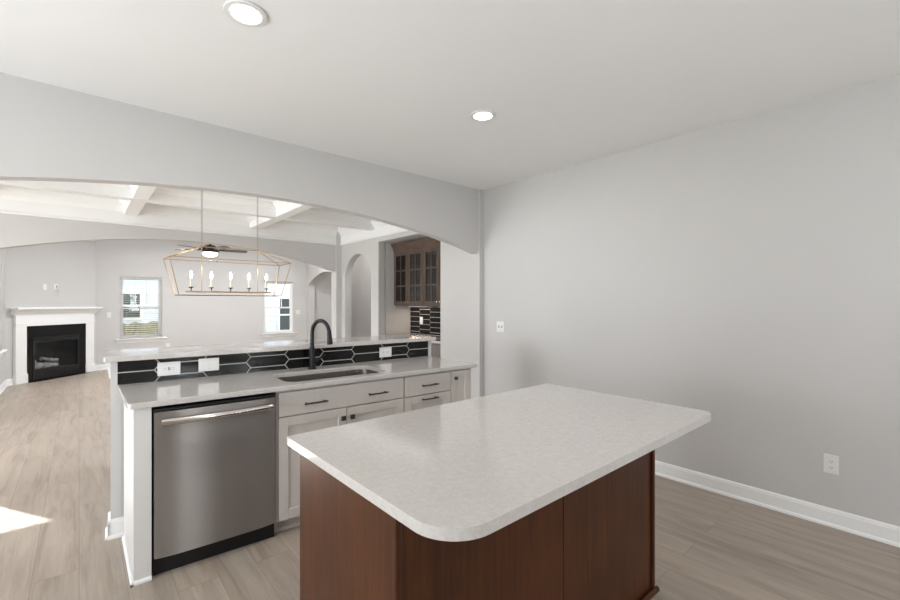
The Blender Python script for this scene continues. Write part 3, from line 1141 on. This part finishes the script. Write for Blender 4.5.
# outlets and switches, in a frame with the plate facing -y
def plate(name, label, cat, loc, rz, w, h, kind, group=None):
    t = thing(name, label, cat, loc, rz, group)
    MB().box(-w / 2, -0.006, -h / 2, w / 2, 0, h / 2, 0.002).build('cover_plate', M['plastic'], t)
    if kind in ('duplex_h', 'duplex_v'):
        for sgn in (-1, 1):
            c = (sgn * 0.0195, 0) if kind == 'duplex_h' else (0, sgn * 0.0195)
            q = MB()
            q.prism([(c[0] + 0.0145 * cos(2 * pi * k / 16), c[1] + 0.0145 * sin(2 * pi * k / 16)) for k in range(16)], 'y', -0.0078, -0.005)
            rc = q.build('receptacle', M['plastic'], t)
            s = MB()
            if kind == 'duplex_h':
                s.box(c[0] - 0.004, -0.0084, 0.004, c[0] + 0.005, -0.0075, 0.006)
                s.box(c[0] - 0.004, -0.0084, -0.006, c[0] + 0.004, -0.0075, -0.004)
                s.box(c[0] - 0.0095, -0.0084, -0.002, c[0] - 0.006, -0.0075, 0.002)
            else:
                s.box(-0.0068, -0.0084, c[1] - 0.002, -0.0045, -0.0075, c[1] + 0.007)
                s.box(0.0045, -0.0084, c[1] - 0.002, 0.0068, -0.0075, c[1] + 0.006)
                s.box(-0.0022, -0.0084, c[1] - 0.0095, 0.0022, -0.0075, c[1] - 0.0055)
            s.build('slots', M['slot'], rc)
    if kind == 'rocker_h':
        for sgn in (-1, 1):
            MB().box(sgn * 0.022 - 0.016, -0.0085, -0.0155, sgn * 0.022 + 0.016, -0.005, 0.0155, 0.0015).build('rocker', M['plastic'], t)
        MB().box(-0.0022, -0.0072, -0.026, 0.0022, -0.0058, -0.0235).build('screw', M['slot'], t)
    if kind == 'gfci_h':
        q = MB().box(-0.0335, -0.0078, -0.0165, 0.0335, -0.005, 0.0165, 0.001).build('receptacle', M['plastic'], t)
        s = MB()
        for sx in (-1, 1):
            s.box(sx * 0.022 - 0.004, -0.0084, 0.004, sx * 0.022 + 0.004, -0.0075, 0.0058)
            s.box(sx * 0.022 - 0.004, -0.0084, -0.0058, sx * 0.022 + 0.004, -0.0075, -0.004)
        s.box(-0.006, -0.0086, -0.010, -0.002, -0.0075, 0.010)
        s.box(0.002, -0.0086, -0.010, 0.006, -0.0075, 0.010)
        s.build('slots', M['slot'], q)
    if kind == 'toggle2':
        for sgn in (-1, 1):
            q = MB().box(sgn * 0.023 - 0.005, -0.007, -0.012, sgn * 0.023 + 0.005, -0.005, 0.012).build('toggle_slot', M['slot'], t)
            MB().box(sgn * 0.023 - 0.004, -0.017, -0.002, sgn * 0.023 + 0.004, -0.006, 0.009, 0.001).build('toggle', M['plastic'], q)
    if kind == 'rocker':
        MB().box(-0.0165, -0.0085, -0.033, 0.0165, -0.005, 0.033, 0.0015).build('rocker', M['plastic'], t)
    return t


plate('outlet', 'white horizontal outlet plate on black tile, the one nearest the dishwasher end', 'outlet', pen(0.222, 0.637, 0.992), PR, 0.124, 0.086, 'gfci_h')
plate('switch', 'white two-rocker switch plate on black tile between first outlet and faucet', 'switch', pen(0.447, 0.637, 0.998), PR, 0.122, 0.086, 'rocker_h')
plate('outlet', 'white horizontal outlet plate on black tile right of the faucet', 'outlet', pen(1.800, 0.637, 0.986), PR, 0.118, 0.086, 'duplex_h')
plate('outlet', 'white duplex outlet low on the right kitchen wall above the baseboard', 'outlet', (3.60, 0.452, 0.391), -pi / 2, 0.075, 0.118, 'duplex_v')
plate('switch', 'white double toggle switch plate on the right wall near the passage', 'switch', (3.60, 3.263, 1.146), -pi / 2, 0.118, 0.118, 'toggle2')
plate('outlet', 'small white outlet low on far wall under and right of blind-covered window', 'outlet', (1.54, 11.63, 0.427), 0, 0.075, 0.118, 'duplex_v')
plate('switch', 'small white switch plate on far wall right of the undressed window', 'switch', (4.56, 11.63, 1.165), 0, 0.118, 0.118, 'toggle2')
plate('switch', 'small white switch plate on far wall between fireplace and window', 'switch', (0.48, 11.63, 1.157), 0, 0.075, 0.118, 'rocker')

# ------------------------------------------------------------------ island
ic = thing('kitchen_island', 'dark brown stained wood island base under the pale quartz top', 'kitchen island', (0, 0, 0))
MB().box(0.635, 0.945, 0.09, 2.115, 1.53, 0.883).build('body', M['brown'], ic)
MB().box(0.613, 0.918, 0.0, 0.635, 1.551, 0.883, 0.005).build('end_panel', M['brown'], ic)
MB().box(2.115, 0.918, 0.0, 2.137, 1.551, 0.883, 0.005).build('end_panel', M['brown'], ic)
MB().box(0.636, 0.930, 0.0, 1.3735, 0.946, 0.883, 0.0015).build('back_panel', M['brown'], ic)
MB().box(1.3765, 0.930, 0.0, 2.114, 0.946, 0.883, 0.0015).build('back_panel', M['brown'], ic)
sm = MB()
qp = [(0, 0), (-0.014, 0), (-0.014, 0.008), (-0.010, 0.016), (-0.003, 0.020), (0, 0.020)]
sm.prism([(0.918 + a, z) for a, z in qp], 'x', 0.599, 2.151)
sm.prism([(0.613 + a, z) for a, z in qp], 'y', 0.904, 1.551)
sm.prism([(2.137 - a, z) for a, z in qp], 'y', 0.904, 1.551)
sm.build('shoe_moulding', M['brown_x'], ic)
for i in range(2):
    x0 = 0.64 + i * 0.722
    dr = MB()
    x1 = x0 + 0.718
    dr.box(x0, 1.53, 0.10, x1, 1.549, 0.87, 0.002)
    dr.box(x0 + 0.06, 1.545, 0.16, x1 - 0.06, 1.551, 0.81)
    d_ = dr.build('door', M['brown'], ic)
    kx = x1 - 0.05 if i == 0 else x0 + 0.05
    MB().box(kx - 0.014, 1.56, 0.78, kx + 0.014, 1.574, 0.808, 0.002).build('knob', M['bronze'], d_)
it = MB().prism(rounded_rect(0.585, 0.676, 2.192, 1.604, [0.125, 0.055, 0.012, 0.008], 14), 'z', 0.884, 0.914, 0.0035, 2)
tag(it.build('island_top', M['quartz']), 'pale mottled quartz island top with rounded corners', 'countertop')


# ------------------------------------------------------------------ recessed ceiling lights
def downlight(x, y, z, label, power=7.0, color=(1.0, 0.97, 0.93)):
    t = thing('recessed_light', label, 'ceiling light', (x, y, z), 0, 'recessed ceiling lights')
    MB().lathe([(0.062, -0.001), (0.088, -0.001), (0.091, -0.006), (0.088, -0.011), (0.070, -0.013), (0.063, -0.008), (0.062, -0.001)], n=36).build('trim_ring', M['plastic'], t, smooth=True)
    MB().lathe([(0, -0.007), (0.055, -0.007), (0.064, -0.005)], n=36).build('lens', M['lens'], t, smooth=True)
    d = bpy.data.lights.new('downlight_beam', 'AREA')
    d.shape = 'DISK'
    d.size = 0.12
    d.energy = power
    d.color = color
    lo = bpy.data.objects.new('downlight_beam', d)
    COL.objects.link(lo)
    lo.parent = t
    lo.location = (0, 0, -0.016)
    return t


downlight(0.575, 2.085, ZC, 'bright recessed ceiling light over the dishwasher, nearer the camera')
downlight(2.155, 2.122, ZC, 'bright recessed ceiling light near the right wall, farther along the ceiling')
downlight(0.575, -0.6, ZC, 'recessed ceiling light over the aisle behind the island, toward the rear window')
downlight(2.155, -0.6, ZC, 'recessed ceiling light by the right wall behind the island')
for x_, y_, t_ in ((0.3, 8.0, 'near left'), (3.7, 8.0, 'near right'), (1.3, 9.8, 'far left'), (3.6, 9.9, 'far right')):
    downlight(x_, y_, ZF, 'added unseen ceiling fill light of the family room, %s of four' % t_, 54, (0.94, 0.97, 1.0))  # unseen lamps added to lighten the family room
downlight(4.2, 6.4, ZC, 'added unseen ceiling fill light in the hall behind the narrow arched opening', 9)  # unseen lamp added so the enclosed hall is not dark
downlight(5.7, 10.2, ZF, 'added unseen ceiling fill light in the foyer beyond the far arched opening', 14)  # unseen lamp added to light the foyer wall

# ------------------------------------------------------------------ chandelier
ch = thing('chandelier', 'gold open-frame lantern chandelier with five candle bulbs over the dining area', 'chandelier', (1.315, 5.35, 1.49))
zb, zt, zr = 0.008, 0.402, 0.546
bx_, by_ = 0.527, 0.130
tx_, ty_ = 0.622, 0.200
rx_ = 0.293
rr = 0.0044


def loop(mb, pts):
    for a, b in zip(pts, pts[1:] + pts[:1]):
        mb.tube([a, b], rr, 6)


fm = MB()
B = [(-bx_, -by_, zb), (bx_, -by_, zb), (bx_, by_, zb), (-bx_, by_, zb)]
T = [(-tx_, -ty_, zt), (tx_, -ty_, zt), (tx_, ty_, zt), (-tx_, ty_, zt)]
loop(fm, B)
loop(fm, T)
for a, b in zip(B, T):
    fm.tube([a, b], rr, 6)
for a, sx in zip(T, (-1, 1, 1, -1)):
    fm.tube([a, (sx * rx_, 0, zr)], rr, 6)
fm.tube([(-rx_, 0, zr), (rx_, 0, zr)], rr, 6)
for sx in (-1, 1):
    fm.tube([(sx * rx_, 0, zr), (sx * rx_, 0, 0.05)], rr, 6)
    fm.lathe([(0, zr - 0.014), (0.012, zr - 0.008), (0.012, zr + 0.012), (0, zr + 0.016)], cx=sx * rx_, n=10)
fm.build('frame', M['gold'], ch, smooth=False)
MB().box(-0.443, -0.016, 0.040, 0.443, 0.016, 0.056, 0.003).build('candle_bar', M['gold'], ch)
for i in range(5):
    x = -0.395 + i * 0.1975
    q = MB().lathe([(0.004, 0.056), (0.006, 0.085), (0.026, 0.093), (0.026, 0.098), (0.011, 0.100), (0, 0.100)], cx=x, n=14).build('drip_cup', M['nickel'], ch, smooth=True)
    c = MB().lathe([(0.0095, 0.100), (0.0095, 0.195), (0, 0.195)], cx=x, n=12).build('candle_sleeve', M['candle'], q, smooth=True)
    MB().lathe([(0.006, 0.193), (0.010, 0.203), (0.0135, 0.222), (0.012, 0.242), (0.006, 0.262), (0, 0.276)], cx=x, n=14).build('bulb', M['bulb'], q, smooth=True)
    pl = bpy.data.lights.new('candle_glow', 'POINT')
    pl.energy = 2.0
    pl.color = (1.0, 0.95, 0.88)
    pl.shadow_soft_size = 0.03
    plo = bpy.data.objects.new('candle_glow', pl)
    COL.objects.link(plo)
    plo.parent = ch
    plo.location = (x, 0, 0.31)
for sx in (-1, 1):
    cm = MB()
    z = zr + 0.022
    top = ZC - 0.045 - 1.49
    i = 0
    # a ring, then links
    nl = 22
    step = (top - z) / nl
    for i in range(nl):
        c0 = z + step * (i + 0.5)
        ring = []
        for k in range(10):
            a = 2 * pi * k / 10
            u, v = 0.0095 * cos(a), (step * 0.62) * sin(a)
            ring.append((sx * rx_ + (u if i % 2 else 0), (0 if i % 2 else u), c0 + v))
        cm.tube(ring, 0.0018, 5, closed=True)
    cm.tube([(sx * rx_ + 0.004, 0, z), (sx * rx_ + 0.005, 0.002, top + 0.01)], 0.0013, 5)
    cm.build('chain', M['chain'], ch)
    cn = MB().lathe([(0, top + 0.0), (0.012, top), (0.02, top + 0.012), (0.058, top + 0.03), (0.062, top + 0.044), (0, top + 0.044)], cx=sx * rx_, n=24)
    cn.build('ceiling_canopy', M['nickel'], ch, smooth=True)

# ------------------------------------------------------------------ ceiling fan
fn = thing('ceiling_fan', 'dark bladed ceiling fan with lit bowl in the family room', 'ceiling fan', (1.92, 9.3, 2.30))
MB().lathe([(0, 0.75), (0.07, 0.75), (0.07, 0.735), (0.05, 0.70), (0.016, 0.69), (0, 0.69)], n=24).build('canopy', M['nickel'], fn, smooth=True)
MB().tube([(0, 0, 0.70), (0, 0, 0.24)], 0.013, 10).build('downrod', M['nickel'], fn)
MB().lathe([(0, 0.25), (0.05, 0.245), (0.105, 0.22), (0.155, 0.18), (0.16, 0.14), (0.15, 0.105), (0.13, 0.09), (0, 0.09)], n=32).build('motor_housing', M['nickel'], fn, smooth=True)
MB().lathe([(0.128, 0.09), (0.13, 0.07), (0.11, 0.035), (0.07, 0.012), (0, 0.004)], n=32).build('light_bowl', M['fan_lens'], fn, smooth=True)
for i in range(5):
    a = radians(-4 + 72 * i)
    q = MB()
    ca, sa = cos(a), sin(a)

    def rot(x, y, z):
        return (x * ca - y * sa, x * sa + y * ca, z)
    prof_b = [(0.20, -0.045), (0.30, -0.06), (0.62, -0.066), (0.655, -0.05), (0.665, 0.0), (0.655, 0.05), (0.62, 0.066), (0.30, 0.06), (0.20, 0.045)]
    tv = [q.bm.verts.new(rot(x, y, 0.150 - 0.24 * y + 0.004)) for x, y in prof_b]
    bv = [q.bm.verts.new(rot(x, y, 0.150 - 0.24 * y - 0.004)) for x, y in prof_b]
    q.bm.faces.new(tv)
    q.bm.faces.new(bv[::-1])
    for k in range(len(prof_b)):
        k2 = (k + 1) % len(prof_b)
        q.bm.faces.new((bv[k], bv[k2], tv[k2], tv[k]))
    bl = q.build('blade', M['fan_blade'], fn)
    MB().tube([rot(0.13, 0, 0.15), rot(0.25, 0, 0.145)], 0.014, 8).build('blade_arm', M['nickel'], bl)
for sx, sy, zz in ((0.11, -0.05, -0.07), (-0.02, -0.12, -0.075)):
    MB().tube([(sx, sy, 0.10), (sx, sy, zz)], 0.0012, 5).lathe([(0, zz - 0.02), (0.009, zz - 0.012), (0.009, zz), (0, zz + 0.004)], cx=sx, cy=sy, n=10).build('pull_chain', M['nickel'], fn)
fl = bpy.data.lights.new('fan_light', 'AREA')
fl.shape = 'DISK'
fl.size = 0.2
fl.energy = 14
fl.color = (1, 0.95, 0.88)
flo = bpy.data.objects.new('fan_light', fl)
COL.objects.link(flo)
flo.parent = fn
flo.location = (0, 0, 0.0)


# ------------------------------------------------------------------ fireplace
fp = thing('fireplace', 'white mantel fireplace with black gas insert set across the far left corner', 'fireplace', DIAG, DR)
for x0, x1 in ((-0.735, -0.552), (0.585, 0.770)):
    q = MB().box(x0, -0.05, 0.0, x1, 0.0, 1.07, 0.003)
    q.box(x0 - 0.01, -0.065, 0.0, x1 + 0.01, 0.0, 0.15, 0.004)
    q.box(x0 - 0.006, -0.058, 0.15, x1 + 0.006, 0.0, 0.175, 0.006)
    q.build('pilaster', M['trim'], fp)
q = MB().box(-0.735, -0.052, 1.0, 0.770, 0.0, 1.25, 0.003)
q.box(-0.74, -0.058, 1.035, 0.775, 0.0, 1.055, 0.003)
q.build('frieze', M['trim'], fp)
q = MB().prism([(0, 1.20), (-0.06, 1.20), (-0.065, 1.215), (-0.085, 1.235), (-0.11, 1.27), (-0.13, 1.285), (-0.13, 1.30), (0, 1.30)], 'x', -0.775, 0.815)
q.build('crown_moulding', M['trim'], fp)
MB().box(-0.80, -0.17, 1.30, 0.855, 0.0, 1.335, 0.004).build('mantel_shelf', M['trim'], fp)
q = MB()
wall_boxes(q, 'y', -0.045, 0.0, -0.552, 0.585, 0.0, 1.0, [(-0.45, 0.435, 0.03, 0.79)])
q.build('surround', M['granite'], fp)
q = MB()
q.prism([(-0.552, -0.045), (0.585, -0.045), (0.585, -0.14), (-0.40, -0.14), (-0.552, -0.10)], 'z', 0.0, 0.006)
q.build('hearth', M['granite'], fp)
q = MB()
# firebox: back, sides, floor, roof
q.box(-0.36, 0.40, 0.05, 0.35, 0.42, 0.80)
q.prism([(-0.45, -0.02), (-0.43, -0.02), (-0.34, 0.40), (-0.36, 0.40)], 'z', 0.05, 0.80)
q.prism([(0.435, -0.02), (0.415, -0.02), (0.33, 0.40), (0.35, 0.40)], 'z', 0.05, 0.80)
q.box(-0.45, -0.02, 0.10, 0.435, 0.41, 0.12)
q.box(-0.45, -0.02, 0.78, 0.435, 0.41, 0.80)
q.build('firebox', M['firebox'], fp)
q = MB()
wall_boxes(q, 'y', -0.052, -0.02, -0.45, 0.435, 0.03, 0.79, [(-0.415, 0.40, 0.20, 0.70)])
for zz in (0.06, 0.09, 0.12, 0.15):
    q.box(-0.43, -0.058, zz, 0.415, -0.05, zz + 0.012)
for zz in (0.73, 0.75):
    q.box(-0.43, -0.058, zz, 0.415, -0.05, zz + 0.010)
q.build('insert_frame', M['black_plastic'], fp)
q = MB()
nseg = 12
poly = []
for i in range(nseg + 1):
    x = -0.445 + 0.875 * i / nseg
    poly.append((x, -0.105 + 0.035 * abs(2 * i / nseg - 1) ** 2))
poly = poly + [(0.43, -0.05), (-0.445, -0.05)]
q.prism(poly, 'z', 0.755, 0.775)
q.build('hood', M['nickel'], fp)
MB().box(-0.415, -0.03, 0.20, 0.40, -0.026, 0.70).build('glass', M['fire_glass'], fp)
q = MB()
random.seed(5)
gv = []
for i in range(22):
    row = []
    for j in range(8):
        row.append(q.bm.verts.new((-0.33 + 0.64 * i / 21, 0.03 + 0.30 * j / 7, 0.125 + (random.uniform(0.02, 0.07) if 0 < i < 21 and 0 < j < 7 else 0))))
    gv.append(row)
for i in range(21):
    for j in range(7):
        q.bm.faces.new((gv[i][j], gv[i + 1][j], gv[i + 1][j + 1], gv[i][j + 1]))
tag(q.build('ember_bed', M['ember'], loc=DIAG, rz=DR), 'grey ash and ember bed inside the fireplace under the logs', 'ash', None, 'stuff')


def log(p0, p1, r, label):
    p0, p1 = Vector(p0), Vector(p1)
    pts, rs = [], []
    for i in range(9):
        t = i / 8
        pts.append(p0.lerp(p1, t) + Vector((random.uniform(-.006, .006), random.uniform(-.006, .006), random.uniform(-.006, .006))))
        rs.append(r * (0.82 + 0.3 * random.random()))
    o = MB().tube(pts, rs, 10).build('fireplace_log', M['log'], smooth=True, loc=DIAG, rz=DR)
    return tag(o, label, 'log', 'ceramic logs in the fireplace')


log((-0.40 + 0.06, 0.10, 0.225), (0.12, 0.09, 0.23), 0.042, 'ceramic log lying low across the front of the fireplace')
log((-0.30, 0.22, 0.245), (0.20, 0.24, 0.25), 0.045, 'ceramic log lying along the back of the firebox')
log((-0.30, 0.07, 0.30), (-0.16, 0.27, 0.34), 0.032, 'ceramic log leaning back on the left of the stack')
log((-0.07, 0.22, 0.36), (0.18, 0.14, 0.30), 0.032, 'ceramic log sloping down to the right over the stack')

# cable and plates above the mantel
mq = MB()
mq.tube([(0.03, -0.004, 1.73), (0.032, -0.03, 1.71), (0.042, -0.035, 1.66), (0.05, -0.02, 1.60), (0.056, -0.012, 1.53)], 0.004, 6)
mq.tube([(0.02, -0.004, 1.73), (0.014, -0.03, 1.70), (0.012, -0.025, 1.655), (0.022, -0.02, 1.67), (0.03, -0.012, 1.72)], 0.004, 6)
cb = mq.build('cable', M['plastic'], loc=DIAG, rz=DR)
tag(cb, 'loose white cable hanging from the wall above the mantel', 'cable')
MB().box(-0.035, -0.005, 1.66, 0.045, 0.0, 1.775, 0.002).build('cover_plate', M['plastic'], cb)
MB().box(0.01, -0.007, 1.71, 0.035, -0.004, 1.745).build('cable_opening', M['slot'], cb)
nv = Vector((DIAG[0], DIAG[1], 0))
xa = Vector((cos(DR), sin(DR), 0))
p = nv + xa * (-0.20)
plate('cover_plate', 'small blank white wall plate left of the cable above the mantel', 'wall plate', (p.x, p.y, 1.71), DR, 0.075, 0.115, 'blank')

# ------------------------------------------------------------------ pantry nook
pf = picket_field(4.246, 5.757, 0.916, 1.372, 5.234 - 0.267 * 3, 0.267, 0.952 + 0.040, 0.080, 0.030, lambda u, z, d: Vector((4.148 - d, u, z)))
tag(pf.build('tile_backsplash', M['tile'], mat2=M['grout']), 'black elongated hexagon tile wall under the glass-door cabinets', 'backsplash')
nb = thing('base_cabinet', 'grey base cabinet at the bottom of the pantry nook', 'cabinet', (3.57, 4.244, 0), 0)
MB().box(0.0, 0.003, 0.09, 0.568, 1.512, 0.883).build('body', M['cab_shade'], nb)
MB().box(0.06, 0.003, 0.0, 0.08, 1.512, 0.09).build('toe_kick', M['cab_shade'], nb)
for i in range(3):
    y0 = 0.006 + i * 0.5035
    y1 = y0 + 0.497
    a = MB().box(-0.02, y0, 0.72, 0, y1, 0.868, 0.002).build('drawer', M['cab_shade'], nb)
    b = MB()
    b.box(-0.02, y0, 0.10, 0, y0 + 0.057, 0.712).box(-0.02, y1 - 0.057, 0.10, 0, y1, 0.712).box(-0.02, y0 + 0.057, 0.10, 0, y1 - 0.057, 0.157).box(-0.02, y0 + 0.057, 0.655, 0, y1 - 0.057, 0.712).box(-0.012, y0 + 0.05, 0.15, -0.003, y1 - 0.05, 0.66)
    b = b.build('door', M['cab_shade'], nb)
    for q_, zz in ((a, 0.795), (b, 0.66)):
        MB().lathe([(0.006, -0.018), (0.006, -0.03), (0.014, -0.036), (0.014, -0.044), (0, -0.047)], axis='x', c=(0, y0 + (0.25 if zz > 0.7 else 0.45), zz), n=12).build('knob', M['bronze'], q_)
tag(MB().box(3.535, 4.246, 0.884, 4.146, 5.758, 0.914, 0.003).build('countertop', M['quartz']), 'pale quartz counter inside the pantry nook', 'countertop')
plate('switch', 'white switch plate on the black tile under the glass-door cabinets', 'switch', (4.140, 5.454, 1.133), -pi / 2, 0.078, 0.118, 'rocker')


def glass_cabinet(y0, y1, label):
    t = thing('glass_cabinet', label, 'cabinet', (3.832, y0, 1.367), 0, 'glass-door cabinets in the nook')
    w = y1 - y0
    h = 0.90
    q = MB()
    q.box(0, 0, 0, 0.314, 0.018, h).box(0, w - 0.018, 0, 0.314, w, h).box(0, 0.018, 0, 0.314, w - 0.018, 0.018).box(0, 0.018, h - 0.02, 0.314, w - 0.018, h).box(0.302, 0.018, 0.018, 0.314, w - 0.018, h - 0.02)
    q.box(0, 0.018, h - 0.06, 0.018, w - 0.018, h - 0.02).box(0, w / 2 - 0.015, 0.018, 0.018, w / 2 + 0.015, h - 0.06)
    q.build('body', M['nook_wood'], t)
    for zz in (0.30, 0.58):
        MB().box(0.03, 0.019, zz, 0.301, w - 0.019, zz + 0.018).build('shelf', M['nook_wood_y'], t)
    for i in range(2):
        a0 = 0.004 + i * (w / 2)
        a1 = a0 + w / 2 - 0.008
        z0, z1 = 0.012, h - 0.05
        st = 0.055
        d = MB()
        d.box(-0.02, a0, z0, -0.001, a0 + st, z1, 0.0015).box(-0.02, a1 - st, z0, -0.001, a1, z1, 0.0015)
        d.box(-0.02, a0 + st, z0, -0.001, a1 - st, z0 + 0.062, 0.0015).box(-0.02, a0 + st, z1 - 0.062, -0.001, a1 - st, z1, 0.0015)
        dd = d.build('door', M['nook_wood'], t)
        mu = MB()
        ym = (a0 + a1) / 2
        mu.box(-0.018, ym - 0.009, z0 + 0.062, -0.004, ym + 0.009, z1 - 0.062)
        for k in (1, 2):
            zz = z0 + 0.062 + (z1 - z0 - 0.124) * k / 3
            mu.box(-0.0175, a0 + st, zz - 0.009, -0.0045, a1 - st, zz + 0.009)
        mu.build('muntin_grid', M['nook_wood'], dd)
        MB().box(-0.0105, a0 + st, z0 + 0.062, -0.0075, a1 - st, z1 - 0.062).build('pane', M['cab_glass'], dd)
        ky = a1 - 0.028 if i == 0 else a0 + 0.028
        MB().lathe([(0.005, -0.019), (0.006, -0.03), (0.013, -0.034), (0.013, -0.042), (0, -0.046)], axis='x', c=(0, ky, z0 + 0.045), n=12).build('knob', M['handle_steel'], dd)
    q = MB().prism([(0.0, h - 0.055), (-0.022, h - 0.055), (-0.026, h - 0.03), (-0.034, h), (-0.055, h + 0.045), (-0.072, h + 0.065), (-0.072, h + 0.085), (0.0, h + 0.085)], 'y', 0.0, w)
    # prism along y takes (x, z)
    q.build('crown', M['nook_wood_y'], t)
    return t


glass_cabinet(4.988, 5.755, 'brown glass-door wall cabinet nearest the arched opening')
glass_cabinet(4.246, 4.984, 'brown glass-door wall cabinet partly hidden behind the white wall end')
ul = thing('under_cabinet_light', 'warm light bar under the glass-door cabinets', 'light', (4.05, 5.37, 1.362))
MB().box(-0.055, -0.25, -0.014, 0.055, 0.25, 0.0, 0.002).build('housing', M['plastic'], ul)
uld = bpy.data.lights.new('under_cabinet_glow', 'AREA')
uld.shape = 'RECTANGLE'
uld.size, uld.size_y = 0.10, 0.48
uld.energy = 1.6
uld.color = (1.0, 0.80, 0.62)
ulo = bpy.data.objects.new('under_cabinet_glow', uld)
COL.objects.link(ulo)
ulo.parent = ul
ulo.location = (0, 0, -0.018)
